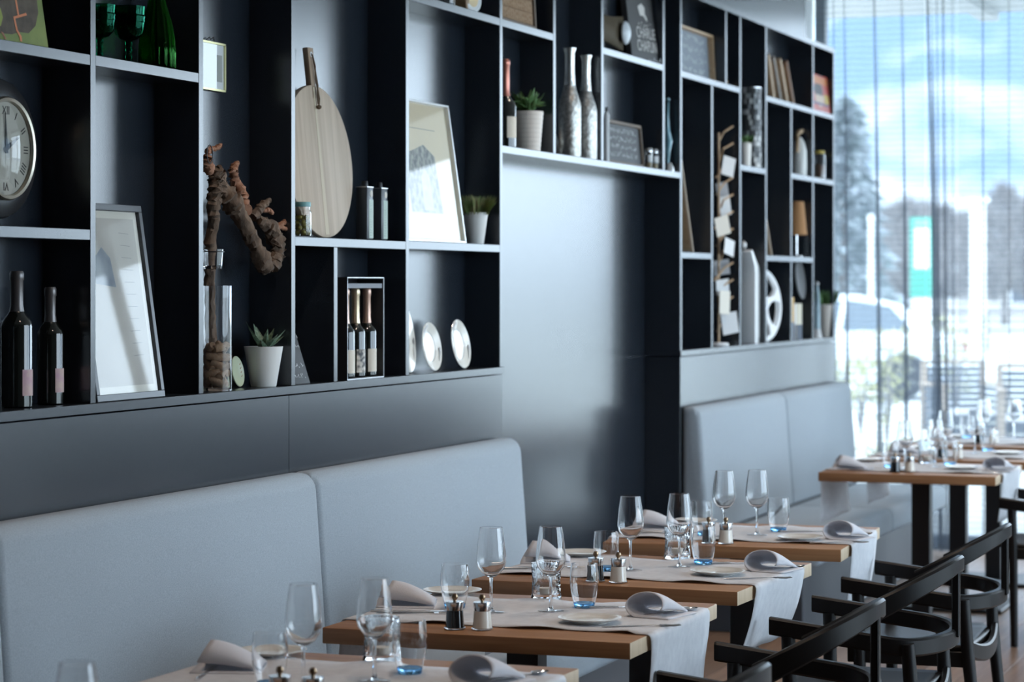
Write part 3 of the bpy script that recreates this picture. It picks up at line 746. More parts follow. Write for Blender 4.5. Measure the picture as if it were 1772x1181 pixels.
nt.links.new(n1.outputs['Fac'], ad.inputs[0]); nt.links.new(mr.outputs[0], ad.inputs[1]); nt.links.new(ad.outputs[0], rp.inputs[0]); nt.links.new(rp.outputs[0], b.inputs['Base Color'])
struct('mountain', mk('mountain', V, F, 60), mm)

# leafless trees and conifers between the road and the slope
M_TWIG = mat('grey_brown_twigs', (.24, .22, .215), .9); M_CONIF = mat('snow_dusted_needles', (.14, .18, .18), .9, noise=(3, (.40, .44, .48), 3))
def twigs(h, wdt, n, seed, conifer=False):
    rg = random.Random(seed); bm = bmesh.new()
    for _ in range(n):
        if conifer:
            q = rg.random() ** .7; z = h * (.08 + .92 * q); rr = wdt * (1 - q) * rg.uniform(.2, 1); a = rg.uniform(0, 6.28)
            p = Vector((rr * math.cos(a), rr * math.sin(a), z)); d = Vector((math.cos(a), math.sin(a), -.35)) * rg.uniform(.25, .6); wd = .16
        else:
            a = rg.uniform(0, 6.28); q = rg.random(); rr = wdt * rg.random() ** .5 * math.sin(math.pi * (.15 + .8 * q)); z = h * (.25 + .75 * q)
            p = Vector((rr * math.cos(a), rr * math.sin(a), z)); d = Vector((rg.uniform(-.5, .5), rg.uniform(-.5, .5), rg.uniform(.2, 1))) * .9; wd = .045
        s = d.cross(Vector((rg.uniform(-1, 1), rg.uniform(-1, 1), .3)))
        if s.length < 1e-4: continue
        s = s.normalized() * wd
        bm.faces.new([bm.verts.new(x) for x in (p - s, p + s, p + d)])
    return frombm(bm)
def tree(kind, u, s, h, label, proto=[{}]):
    pr = proto[0]; conif = kind == 'conifer'
    if kind not in pr:
        pr[kind] = (twigs(1.0 * 6, 1.5 if conif else 1.9, 900 if conif else 1500, 3 if conif else 5, conif), tube([(0, 0, 0), (.05, 0, 2.2), (0, .1, 5)], [.16, .11, .03], 7))
    p = far(u, 0, s); sc = h / 6.0
    t = thing('conifer' if conif else 'bare_tree', label, 'tree', (p.x, p.y, -.05), rnd.uniform(0, 6), 'trees across the road'); t.scale = (sc, sc, sc)
    o = obj('foliage' if conif else 'twigs', pr[kind][0], M_CONIF if conif else M_TWIG, t); o['kind'] = 'stuff'
    obj('trunk', pr[kind][1], mat('bark', (.16, .14, .13), .9), t)
tree('conifer', 1462, 62, 6.2, 'dark conifer just right of the shelf end, outside the window')
tree('conifer', 1490, 90, 5.6, 'smaller grey conifer outside, left of the pale lamp post')
for k, (u, s, h) in enumerate(((1455, 120, 5.2), (1512, 106, 4.6), (1540, 112, 4.9), (1572, 84, 4.3), (1604, 122, 5.4), (1632, 94, 4.4), (1668, 110, 4.6), (1700, 88, 4.2), (1738, 100, 5.4), (1775, 128, 5.5), (1800, 90, 4.8))):
    tree('bare', u, s, h, ('leafless grey tree, %s of the row beyond the road' % ('1st 2nd 3rd 4th 5th 6th 7th 8th 9th 10th 11th'.split()[k] + ' from the left')))
# houses with snow on their roofs
M_HOUSE = mat('house_render', (.55, .52, .50), .9); M_ROOFSNOW = mat('roof_snow', (.68, .70, .72), .9); M_HWIN = mat('house_window_dark', (.08, .09, .11), .3)
def house(u, s, wd, he, hr, label):
    p = far(u, 0, s); t = thing('house', label, 'house', (p.x, p.y, 0), FACE, 'houses beyond the road')
    obj('wall', prism([(-wd / 2, 0), (wd / 2, 0), (wd / 2, he), (0, he + hr), (-wd / 2, he)], -3, 3, 'Y'), M_HOUSE, t)
    for sgn in (-1, 1):
        obj('roof', prism([(sgn * (wd / 2 + .4), he - .25), (0, he + hr + .05), (0, he + hr + .35), (sgn * (wd / 2 + .4), he + .10)], -3.5, 3.5, 'Y'), M_ROOFSNOW, t)
    for x in (-wd / 4, wd / 4):
        f = obj('window', box(x - .45, x + .45, -3.06, -3.0, he * .35, he * .35 + 1.1), M_WHITE, t); obj('pane', box(x - .36, x + .36, -3.08, -3.06, he * .35 + .09, he * .35 + 1.0), M_HWIN, f)
house(1540, 150, 5.2, 2.2, 1.5, 'small house with snowy gable left of the green sign'); house(1652, 140, 4.2, 2.2, 1.6, 'small house with snowy gable right of the green sign')
house(1806, 108, 6.5, 2.2, 1.2, 'house with wide snowy roof at the right edge of the window')
# green and white roadside sign, lamp posts
p = far(1594, 0, 48); t = thing('road_sign', 'green framed white totem sign beyond the parked car', 'sign', (p.x, p.y, 0), FACE)
obj('sign_frame', box(-.21, .21, -.06, .06, 1.35, 2.88, .01), mat('sign_green', (.05, .34, .25), .5), t); obj('sign_face', box(-.145, .145, -.075, -.06, 1.9, 2.68), M_WHITE, t)
obj('sign_top_face', box(-.145, .145, -.075, -.06, 2.74, 2.82), mat('sign_pale_green', (.3, .7, .6), .5), t); obj('sign_post', box(-.17, .17, -.05, .05, 0, 1.35, .01), M_WHITE, t)
p = far(1692, 0, 40); t = thing('lamp_post', 'thick white post with a flat cap right of the green sign', 'post', (p.x, p.y, 0), FACE, 'white posts by the road')
obj('post', box(-.11, .11, -.11, .11, 0, 2.9, .01), M_WHITE, t); obj('cap', box(-.20, .16, -.2, .2, 2.9, 2.98, .01), M_WHITE, t)
p = far(1507, 0, 55); t = thing('lamp_post', 'slim white post left of the green sign', 'post', (p.x, p.y, 0), FACE, 'white posts by the road')
obj('post', tube([(0, 0, 0), (0, 0, 3.0)], .06, 10), M_WHITE, t); obj('cap', lathe([(0, 3.0), (.09, 3.0), (.07, 3.12), (0, 3.15)], 12), M_WHITE, t)
# road edge fence
t = thing('road_fence', 'low grey rail fence along the far side of the road', 'fence', far(1600, 0, 60) * Vector((1, 1, 0)), FACE)
for k in range(9): obj('post', box(-6 + k * 1.5 - .05, -6 + k * 1.5 + .05, -.05, .05, 0, 1.0), M_TWIG, t)
for z in (.45, .9): obj('rail', box(-6.2, 6.2, -.03, .03, z, z + .09), M_TWIG, t)
# parked white car
def make_car(u, s, label):
    p = far(u, 0, s); t = thing('parked_car', label, 'car', (p.x, p.y, 0), FACE + math.pi)
    M_CAR = mat('white_car_paint', (.74, .78, .82), .25, coat=.6); M_CGL = mat('car_glass', (.10, .13, .16), .06, coat=.5); M_TYRE = mat('tyre', (.02, .02, .022), .8)
    low = [(-2.28, .30), (-2.25, .62), (-2.12, .86), (-1.5, .92), (.9, .93), (1.75, .84), (2.2, .68), (2.28, .45), (2.22, .26), (1.78, .24), (1.70, .52), (1.40, .66), (1.08, .52), (1.0, .22), (-.98, .22), (-1.06, .52), (-1.36, .66), (-1.68, .52), (-1.76, .24), (-2.2, .26)]
    obj('body', prism(low, -.88, .88, 'Y', .03), M_CAR, t)
    V = []; F = []
    for (x, z, hw) in ((-1.95, .90, .80), (-1.35, 1.33, .62), (-.75, 1.46, .58), (.25, 1.45, .58), (.62, 1.33, .60), (1.25, .92, .80)): V += [(x, -hw, z), (x, hw, z)]
    V += [(-1.95, -.82, .88), (-1.95, .82, .88), (1.25, -.82, .88), (1.25, .82, .88)]
    F = [(0, 2, 3, 1), (2, 4, 5, 3), (4, 6, 7, 5), (6, 8, 9, 7), (8, 10, 11, 9), (0, 12, 14, 10, 8, 6, 4, 2), (1, 3, 5, 7, 9, 11, 15, 13), (0, 1, 13, 12), (10, 14, 15, 11), (12, 13, 15, 14)]
    bm = bmesh.new(); me = mk('tmp', V, F); bm.from_mesh(me); obj('cabin', frombm(bm), M_CAR, t)
    for sg in (-1, 1):
        for q in ([(-1.50, .95), (-1.20, 1.29), (-.62, 1.38), (-.50, .95)], [(-.42, .95), (-.52, 1.38), (.22, 1.37), (.48, 1.28), (.95, .95)]):
            hw = lambda z: (.80 - (z - .90) / .55 * .21) * sg + .012 * sg
            obj('side_window', mk('w', [(x, hw(z), z) for x, z in q], [list(range(4 if len(q) == 4 else 5))]), M_CGL, t)
        obj('mirror', box(.80, .95, sg * .86 - .07, sg * .86 + .07, .93, 1.06, .03), M_CAR, t)
        for x in (-1.36, 1.40):
            wl = lathe([(0, -.10), (.20, -.10), (.31, -.09), (.315, 0), (.31, .09), (.20, .10), (0, .10)], 24); wl.transform(Matrix.Rotation(R(90), 4, 'X'))
            o = obj('wheel', wl, M_TYRE, t, (x, sg * .80, .315))
            hb = lathe([(0, 0), (.20, 0), (.19, .015), (0, .03)], 20); hb.transform(Matrix.Rotation(R(90) * sg, 4, 'X')); obj('hubcap', hb, M_CHROME, o, (0, sg * .10, 0))
        obj('headlight', box(2.16, 2.24, sg * .62 - .16, sg * .62 + .16, .58, .70, .02), M_WHITE, t)
        obj('tail_light', box(-2.27, -2.18, sg * .66 - .16, sg * .66 + .16, .62, .80, .02), mat('tail_red', (.4, .02, .02), .3), t)
    obj('windscreen', mk('w', [(1.22, -.72, .95), (1.22, .72, .95), (.64, .56, 1.34), (.64, -.56, 1.34)], [(0, 1, 2, 3)]), M_CGL, t, (.02, 0, .015))
    obj('rear_window', mk('w', [(-1.90, -.72, .95), (-1.90, .72, .95), (-1.37, .56, 1.33), (-1.37, -.56, 1.33)], [(3, 2, 1, 0)]), M_CGL, t, (-.02, 0, .015))
    return t
make_car(1383, 36, 'white car parked outside the window')
# yellowish shrubs on the terrace edge
M_REED = mat('yellow_green_leaves', (.42, .42, .20), .8, noise=(2, (.50, .46, .30), 2))
def shrub(u, s, h, wd, n, seed, label):
    p = far(u, 0, s); rg = random.Random(seed); t = thing('terrace_shrub', label, 'shrub', (p.x, p.y, 0), 0, 'winter shrubs beside the terrace')
    bm = bmesh.new(); bs = bmesh.new()
    for k in range(9):
        a = rg.uniform(0, 6.28); r = wd * rg.uniform(.1, .8); tubebm(bs, [(0, 0, 0), (r * .4 * math.cos(a), r * .4 * math.sin(a), h * .5), (r * math.cos(a), r * math.sin(a), h * rg.uniform(.7, 1))], [.012, .009, .004], 5)
    for _ in range(n):
        a = rg.uniform(0, 6.28); q = rg.random() ** .6; r = wd * rg.random() ** .5 * (.3 + q); c = Vector((r * math.cos(a), r * math.sin(a), h * (.15 + .85 * q)))
        d = Vector((rg.uniform(-1, 1), rg.uniform(-1, 1), rg.uniform(-.4, .8))).normalized() * .10; sd = d.cross(Vector((rg.uniform(-1, 1), .2, 1))).normalized() * .018
        bm.faces.new([bm.verts.new(x) for x in (c - d * .5, c + sd, c + d * .7, c - sd)])
    o = obj('leaves', frombm(bm), M_REED, t); o['kind'] = 'stuff'; obj('stems', frombm(bs), M_TWIG, t)
shrub(1535, 25, 1.15, .30, 260, 1, 'tall yellowish shrub in front of the white car'); shrub(1490, 27, .8, .35, 160, 2, 'low sparse shrub left of the tall yellowish one')
shrub(1655, 29, 1.25, .35, 220, 3, 'yellowish shrub behind the outdoor wicker chairs'); shrub(1450, 24, .9, .22, 160, 4, 'brownish shrub half hidden by the end of the shelves'); shrub(1565, 20, .35, .42, 200, 5, 'low yellow grass tuft beyond the far tables')
# outdoor armchairs with wooden frame and woven shell
M_WICK = mat('grey_wicker', (.10, .11, .13), .7); M_TEAK = woodmat('weathered_teak', (.28, .22, .17), (.38, .31, .25), 'X', .7)
def outdoor_chair(u, s, rz, label):
    p = far(u, 0, s); t = thing('wicker_armchair', label, 'chair', (p.x, p.y, 0), FACE + rz, 'wicker armchairs on the terrace')
    for x in (-.29, .29):
        for y in (-.27, .27): obj('leg', box(x - .025, x + .025, y - .025, y + .025, 0, .66 if y < 0 else .86, .004, 1), M_TEAK, t)
        obj('armrest', box(x - .035, x + .035, -.31, .30, .66, .69, .006, 1), M_TEAK, t)
        for k in range(9): obj('side_strand', box(x - .006, x + .006, -.25, .25, .16 + k * .056, .195 + k * .056), M_WICK, t)
    obj('top_rail', box(-.31, .31, .245, .295, .86, .895, .006, 1), M_TEAK, t)
    for k in range(12): obj('back_strand', box(-.27, .27, .26, .275, .16 + k * .057, .20 + k * .057), M_WICK, t)
    for k in range(9): obj('front_strand', box(-.27, .27, -.285, -.27, .10 + k * .034, .125 + k * .034), M_WICK, t)
    obj('seat', box(-.27, .27, -.28, .26, .40, .45, .015), mat('pale_cushion', (.55, .55, .56), .9), t)
outdoor_chair(1668, 23.2, .2, 'grey wicker armchair on the terrace, left of the other one'); outdoor_chair(1790, 22.0, -.15, 'wicker armchair with teak frame at the right edge of the window')

# ================================================================== THINGS ON THE SHELVES
YM = W + .07                          # middle of the shelf depth
def sx(u, Y=YM): return onY(u, 0, Y).x
def sz(u, v, Y=YM): return onY(u, v, Y).z
Z0, Z1, ZA1, ZS2, ZS1 = ZB, 1.744, 2.187, 2.114, 2.586
M_DARKGL = mat('dark_bottle_glass', (.008, .010, .009), .06, coat=.5); M_BLACK = mat('matt_black', (.014, .014, .016), .5); M_PAPER = mat('cream_paper', (.74, .70, .62), .85)
M_CORK = mat('cork', (.42, .29, .19), .9, noise=(90, (.28, .17, .10), 3)); M_LEAF = mat('green_leaf', (.07, .16, .05), .6, noise=(30, (.12, .24, .08), 2)); M_GOLD = mat('gold_foil', (.62, .50, .34), .35, .8)
M_SILVER = mat('aged_silver', (.64, .63, .60), .30, .85, noise=(70, (.34, .33, .31), 3), bump=(75, 1.0)); M_PALE = mat('chalk_white', (.72, .73, .74), .9); M_SLATE = mat('slate', (.028, .030, .034), .6, noise=(6, (.05, .052, .056), 4))
M_TAN = woodmat('tan_wood', (.42, .27, .15), (.55, .38, .23), 'X', .5); M_DKWOOD = woodmat('dark_frame_wood', (.10, .065, .04), (.17, .115, .075), 'X', .6)

def bottle(u, zb, H_, rad, label, label_mat, foil=None, neck=.30, name='wine_bottle', Y=YM, lab=None, la=(-100, 20), group=None, cat='bottle'):
    t = thing(name, label, cat, (sx(u, Y), Y, zb), 0, group)
    rn = .0145 * rad / .038 if rad > .03 else .0125
    h1 = H_ * (1 - neck) - rad * .9; h2 = H_ * (1 - neck)
    prof = [(0, .004), (rad * .8, 0), (rad, .004), (rad, h1), (rad * .93, h1 + (h2 - h1) * .35), (rad * .62, h1 + (h2 - h1) * .8), (rn * 1.15, h2 + .004), (rn, h2 + .02), (rn, H_ - .022), (rn * 1.14, H_ - .020), (rn * 1.14, H_ - .006), (rn * .9, H_), (0, H_)]
    obj('glass', lathe(prof, 32), M_DARKGL, t)
    l0, l1 = lab or (.10, .50)
    o = obj('label', lathe([(rad + .0006, h1 * l0), (rad + .0006, h1 * l1)], 14, R(la[0]), R(la[1])), label_mat, t)
    if foil: obj('foil', lathe([(rn * 1.25, h2 + .002), (rn + .001, h2 + .02), (rn + .001, H_ - .023), (rn * 1.2, H_ - .020), (rn * 1.2, H_ - .005), (rn, H_ + .001), (0, H_ + .001)], 24), foil, t)
    return t
M_PINK = mat('pink_label', (.46, .30, .36), .7, noise=(40, (.52, .40, .36), 3)); M_CREAML = mat('cream_label', (.66, .60, .50), .6)
b1 = bottle(29, Z0, .338, .0385, 'taller dark wine bottle with pink label, leftmost on the base shelf', M_PINK, mat('grey_capsule', (.16, .15, .15), .35, .6), lab=(.15, .47), la=(-128, -25), group='dark wine bottles')
b2 = bottle(87, Z0, .298, .0335, 'shorter dark wine bottle with pink label, second from the left', M_PINK, MATS['grey_capsule'], lab=(.18, .52), la=(-128, -25), group='dark wine bottles')

# clock on the back panel of the leftmost compartment
CYY = W + D - .001
cx, cz = onY(9, 257, CYY - .03).x, onY(9, 257, CYY - .03).z
t = thing('wall_clock', 'round wall clock with dark body, brass ring and Roman dial', 'clock', (cx, CYY, cz), 0)
def faceY(me): me.transform(Matrix.Rotation(R(90), 4, 'X')); return me
obj('case', faceY(lathe([(.0, .0), (.172, .0), (.176, .008), (.170, .020), (.148, .028), (.130, .030), (0, .030)], 64)), mat('dark_clock_case', (.025, .025, .028), .35), t)
obj('bezel', faceY(lathe([(.118, .029), (.128, .029), (.130, .036), (.126, .043), (.119, .041), (.116, .034)], 64, close=True)), mat('brushed_brass', (.50, .46, .38), .28, .9), t)
dial = obj('dial', faceY(lathe([(0, .0315), (.117, .0315)], 64)), mat('aged_dial', (.50, .48, .42), .7, noise=(12, (.42, .40, .34), 4)), t)
M_INK = mat('black_ink', (.02, .02, .02), .6)
for k, s in enumerate(('XII', 'I', 'II', 'III', 'IIII', 'V', 'VI', 'VII', 'VIII', 'IX', 'X', 'XI')):
    a = R(90 - 30 * k); me = textmesh(s, .030, .0002); me.transform(Matrix.Rotation(-(R(90) - a), 4, 'Y').inverted() if False else Matrix.Rotation(R(30 * k), 4, 'Y'))
    obj('numeral', me, M_INK, dial, (.094 * math.cos(a), -.0322, .094 * math.sin(a)))
for ang, L, wd in ((R(62), .062, .007), (R(-5), .088, .005)):
    me = prism([(-wd, -.012), (wd, -.012), (wd * .3, L), (-wd * .3, L)], -.0355, -.0345, 'Y'); me.transform(Matrix.Rotation(ang, 4, 'Y')); obj('hand', me, M_INK, t)
obj('crystal', faceY(lathe([(.117, .0375), (.09, .046), (.05, .0515), (0, .0535)], 48)), thinmat('clock_crystal'), t)

# ---- picture frames
def frame(name, label, cat, xl, xr, zb, h, tilt, yb, fw, ft, fm, mount, printer, group=None, glass=True, rz=0.0):
    """frame standing on zb with its lower front edge at yb, leaning back by tilt"""
    wd = xr - xl; t = thing(name, label, cat, ((xl + xr) / 2, yb + .001, zb + .001), 0, group, rot=(-tilt, 0, rz))
    for bx in ((-wd / 2, wd / 2, 0, ft, 0, fw), (-wd / 2, wd / 2, 0, ft, h - fw, h), (-wd / 2, -wd / 2 + fw, 0, ft, fw, h - fw), (wd / 2 - fw, wd / 2, 0, ft, fw, h - fw)):
        obj('frame_bar', box(*bx, .0012, 1), fm, t)
    m = obj('mount', box(-wd / 2 + fw, wd / 2 - fw, ft * .55, ft * .8, fw, h - fw), mount, t)
    printer(m, wd - 2 * fw, h - 2 * fw, fw, ft * .55 - .0006)
    if glass: obj('glazing', mk('g', [(-wd / 2 + fw, ft * .3, fw), (wd / 2 - fw, ft * .3, fw), (wd / 2 - fw, ft * .3, h - fw), (-wd / 2 + fw, ft * .3, h - fw)], [(0, 1, 2, 3)]), M_PICGLASS, t)
    return t
def poly(m, name, pts, y, material):
    return obj(name, mk(name, [(a, y, b) for a, b in pts], [list(range(len(pts)))]), material, m)
M_PHOTO = mat('faded_photo', (.52, .55, .58), .7, noise=(7, (.66, .66, .64), 4)); M_PHOTODK = mat('faded_photo_dark', (.24, .27, .31), .7, noise=(14, (.36, .38, .40), 3)); M_LINE = mat('print_line', (.16, .15, .14), .7)
def print_a(m, w_, h_, z0, y):
    # faded photograph beside weatherboards, kept as a plain tonal stand-in
    poly(m, 'photograph', [(-w_ * .44, z0 + h_ * .04), (w_ * .44, z0 + h_ * .04), (w_ * .44, z0 + h_ * .96), (-w_ * .44, z0 + h_ * .96)], y, mat('warm_grey_photo', (.50, .46, .41), .7, noise=(4, (.60, .56, .51), 3)))
    for k in range(11): poly(m, 'printed_line', [(w_ * .17, z0 + h_ * (.20 + .068 * k)), (w_ * .33, z0 + h_ * (.204 + .067 * k)), (w_ * .33, z0 + h_ * (.207 + .067 * k)), (w_ * .17, z0 + h_ * (.203 + .068 * k))], y - .0005, mat('faded_line', (.30, .28, .26), .7))
    poly(m, 'printed_shape', [(-w_ * .30, z0 + h_ * .60), (w_ * .02, z0 + h_ * .58), (-w_ * .02, z0 + h_ * .74), (-w_ * .14, z0 + h_ * .80), (-w_ * .27, z0 + h_ * .74)], y - .0006, M_PHOTODK)
yb = W + .006
xr = onY(287, 686, yb).x
frame('picture_frame', 'dark grey frame with faded photograph, leaning beside the wine bottles', 'picture frame', xr - .372, xr, Z0, .525, R(8.2), yb, .018, .020, mat('dark_grey_frame', (.045, .05, .058), .35), M_PAPER, print_a, 'leaning picture frames')
def print_b(m, w_, h_, z0, y):
    poly(m, 'photograph', [(-w_ * .27, z0 + h_ * .20), (w_ * .25, z0 + h_ * .20), (w_ * .22, z0 + h_ * .62), (w_ * .05, z0 + h_ * .70), (-w_ * .10, z0 + h_ * .66), (-w_ * .27, z0 + h_ * .62)], y, mat('faded_forest_photo', (.13, .14, .15), .7, noise=(45, (.44, .42, .37), 6)))
    poly(m, 'printed_shape', [(-w_ * .06, z0 + h_ * .22), (w_ * .10, z0 + h_ * .22), (w_ * .09, z0 + h_ * .47), (w_ * .02, z0 + h_ * .52), (-w_ * .05, z0 + h_ * .46)], y - .0006, mat('pale_print', (.46, .43, .37), .7, noise=(30, (.60, .56, .48), 4)))
    poly(m, 'printed_line', [(-w_ * .30, z0 + h_ * .815), (w_ * .28, z0 + h_ * .812), (w_ * .28, z0 + h_ * .816), (-w_ * .30, z0 + h_ * .819)], y - .0006, M_LINE)
xr = onY(808, 420, W + .012).x
frame('picture_frame', 'thin silver frame with sepia print, leaning beside a grass pot', 'picture frame', R_('V3') + .004, xr, Z1, .50, R(8.0), W + .012, .008, .032, mat('silver_frame', (.66, .66, .66), .3, .7), mat('cream_mount', (.72, .62, .46), .85), print_b, 'leaning picture frames')

# canvas print at the very top left
def canvas():
    yb = W + .02; xr = onY(84, 81, yb).x; x0 = XA + .02; wd = xr - x0; h = .30
    t = thing('canvas_print', 'green photo canvas of a vine trunk, top left corner', 'picture', ((x0 + xr) / 2, yb, ZA1 + .001), 0, None, rot=(-R(9), 0, 0))
    b = obj('canvas', box(-wd / 2, wd / 2, 0, .018, 0, h, .001, 1), mat('green_print', (.13, .18, .035), .6, noise=(8, (.20, .25, .05), 4)), t)
    xx = lambda u, v: onY(u, v, yb).x - (x0 + xr) / 2; zz = lambda u, v: onY(u, v, yb).z - ZA1
    q = lambda pts: [(xx(u, v), zz(u, v)) for u, v in pts]
    mt = mat('printed_bark', (.055, .040, .026), .7, noise=(25, (.10, .075, .05), 5)); mo = mat('printed_orange', (.62, .20, .08), .6)
    poly(b, 'printed_trunk', q([(-60, -30), (76, -30), (74, 22), (66, 45), (52, 58), (36, 56), (22, 60), (4, 58), (-30, 64), (-60, 50)]), -.0006, mt)
    poly(b, 'printed_patch', q([(0, 5), (8, 14), (10, 30), (4, 46), (-6, 40), (-8, 18)]), -.0010, mat('printed_lime', (.24, .28, .04), .6))
    poly(b, 'printed_wire', q([(35, -20), (38, -20), (39.5, 27), (36.5, 27)]), -.0012, mo)
    poly(b, 'printed_wire', q([(28, 29), (52, 22), (53, 26.5), (31, 32.5)]), -.0012, mo)
    poly(b, 'printed_wire', q([(28.5, 30), (31.5, 31), (33, 52), (38.5, 64), (38, 73), (34.5, 72), (34.5, 64), (30, 53)]), -.0012, mo)
    poly(b, 'printed_wire', q([(3, 55), (7, 57), (11, 68), (8, 69)]), -.0012, mat('printed_rust', (.30, .12, .06), .6))
canvas()

# green goblets and ribbed carafe
M_GRN = glassmat('emerald_glass', (.10, .52, .36)); M_GRN2 = glassmat('bottle_green_glass', (.16, .56, .16))
def goblet(u, Y, label, s=1.0):
    t = thing('green_goblet', label, 'goblet', (sx(u, Y), Y, ZA1 + .0005), 0, 'emerald glass goblets')
    o = [(.006, .062), (.022, .066), (.036, .080), (.0405, .105), (.041, .135), (.0425, .150)]
    obj('bowl', lathe([(0, .060)] + o + [(.040, .150), (.0385, .135), (.038, .106), (.033, .083), (.02, .070), (0, .067)], 40), M_GRN, t)
    obj('stem', lathe([(0, .003), (.012, .004), (.0065, .012), (.010, .020), (.006, .028), (.0095, .038), (.006, .046), (.0105, .055), (.007, .061), (0, .0605)], 24), M_GRN, t)
    obj('foot', lathe([(0, 0), (.033, 0), (.034, .002), (.02, .004), (0, .0045)], 32), M_GRN, t)
    obj('cut_band', lathe([(.0413, .108), (.0428, .112), (.0418, .118), (.0432, .122), (.0428, .126), (.0418, .128)], 40, wob=lambda a, z: .012 * math.sin(a * 20)), M_GRN, t)
    t.scale = (s, s, s)
goblet(173, W + .085, 'emerald glass goblet half hidden by the first upright'); goblet(223, W + .060, 'emerald glass goblet in full view beside the green carafe', 1.04)
t = thing('ribbed_carafe', 'ribbed green glass carafe right of the emerald goblets', 'carafe', (sx(272, W + .06), W + .06, ZA1 + .0005))
rb = lambda a, z: .035 * math.sin(a * 16)
o = [(.046, .0), (.050, .006), (.050, .05), (.047, .09), (.040, .13), (.026, .175), (.018, .205), (.016, .24), (.019, .262)]
obj('body', lathe([(0, .002)] + o + [(r - .004, z) for r, z in o[:0:-1]] + [(.040, .010), (0, .010)], 96, wob=rb, ang=60), M_GRN2, t)
t2 = obj('lip', lathe([(.015, .262), (.0195, .262), (.0200, .266), (.015, .266)], 32, close=True), M_GRN2, t)

# hanging glass photo frame in the third compartment
p = onY(373, 116, W + D - .02); xa, xb, za, zc = onY(345, 0, W + .12).x, onY(393, 0, W + .12).x, onY(380, 158, W + .12).z, onY(380, 74, W + .12).z
t = thing('hanging_glass_frame', 'small brass-edged glass photo frame hanging above the vine wood', 'picture frame', ((xa + xb) / 2, W + .135, za), 0)
hw, hh = (xb - xa) / 2, zc - za
for bx in ((-hw, hw, -.012, 0, 0, .006), (-hw, hw, -.012, 0, hh - .006, hh), (-hw, -hw + .005, -.012, 0, 0, hh), (hw - .005, hw, -.012, 0, 0, hh)): obj('frame_bar', box(*bx), mat('pale_brass', (.70, .66, .36), .3, .7), t)
obj('mount', box(-hw + .005, hw - .005, -.006, -.004, .006, hh - .006), M_PALE, t); obj('photograph', box(hw * .45, hw * .8, -.0075, -.006, hh * .2, hh * .75), mat('grey_print', (.42, .43, .40), .6), t)
obj('glazing', mk('g', [(-hw + .005, -.010, .006), (hw - .005, -.010, .006), (hw - .005, -.010, hh - .006), (-hw + .005, -.010, hh - .006)], [(0, 1, 2, 3)]), M_PICGLASS, t)
obj('wire_hanger', tube([(-.03, -.004, hh), (-.012, -.008, hh + .012), (0, -.006, hh + .006), (.012, -.010, hh + .014), (.028, -.004, hh + .002)], .0016, 6), M_BLACK, t)

# gnarled vine wood
M_BARK = mat('vine_bark', (.085, .058, .042), .95, noise=(45, (.17, .115, .08), 5), bump=(80, 1.0), scale3=(1, 1, .35)); M_CUT = mat('cut_vine', (.34, .17, .10), .8, noise=(60, (.26, .12, .07), 3))
vx, vz = sx(385), Z0
t = thing('vine_trunk', 'gnarled dry vine trunk standing in the third compartment', 'driftwood', (vx, YM, Z0), 0)
rg = random.Random(11)
def vp(u, v, dy=0.0): q = onY(u, v, YM + dy); return Vector((q.x - vx, dy, q.z - vz))
def limb(name, pts, rad, m, jit=.16, sub=9):
    P_ = [vp(*p) for p in pts]; path = []; rr = []
    for i in range(len(P_) - 1):
        for k in range(sub):
            q = k / sub; path.append(P_[i].lerp(P_[i + 1], q) + Vector((rg.uniform(-1, 1), rg.uniform(-1, 1), rg.uniform(-1, 1))) * .0025); rr.append((rad[i] + (rad[i + 1] - rad[i]) * q) * rg.uniform(.86, 1.16))
    path.append(P_[-1]); rr.append(rad[-1])
    return obj(name, tube(path, rr, 16, jit=jit, rg=rg), m, t)
limb('trunk', [(364, 676, .035), (364, 600, .04), (362, 520, .035), (364, 440, .02), (368, 380, .01), (372, 335, 0), (378, 312, 0), (372, 292, .0)], [.020, .021, .016, .017, .016, .019, .027, .020], M_BARK)
limb('branch', [(376, 318, 0), (398, 345, -.02), (424, 388, -.04), (441, 425, -.05), (456, 455, -.055), (463, 468, -.055)], [.024, .030, .022, .020, .028, .018], M_BARK)
limb('branch', [(470, 462, -.055), (481, 440, -.05), (476, 412, -.045), (466, 392, -.04), (448, 382, -.035)], [.020, .022, .025, .022, .012], M_BARK)
limb('branch', [(424, 366, -.03), (418, 335, -.01), (406, 312, 0), (403, 295, .005), (409, 281, .005)], [.020, .018, .015, .012, .009], M_CUT)
limb('stub', [(437, 376, -.03), (452, 358, -.03), (466, 346, -.035)], [.014, .012, .007], M_BARK); limb('stub', [(452, 362, -.03), (466, 364, -.04), (471, 368, -.04)], [.008, .007, .006], M_CUT)
limb('stub', [(476, 396, -.04), (488, 388, -.045), (498, 378, -.05)], [.010, .008, .006], M_CUT); limb('stub', [(480, 392, -.04), (494, 397, -.05), (503, 401, -.055)], [.007, .0055, .005], M_CUT)
limb('stub', [(356, 262, .01), (370, 258, 0), (384, 252, -.01)], [.010, .007, .006], M_CUT); limb('stub', [(360, 270, .0), (358, 285, .0), (364, 300, 0)], [.012, .018, .012], M_CUT)
obj('wire_loop', tube([vp(363 + 5 * math.cos(a), 267 + 16 * math.sin(a), -.025) for a in [k * .42 for k in range(16)]], .0016, 6), M_BLACK, t)
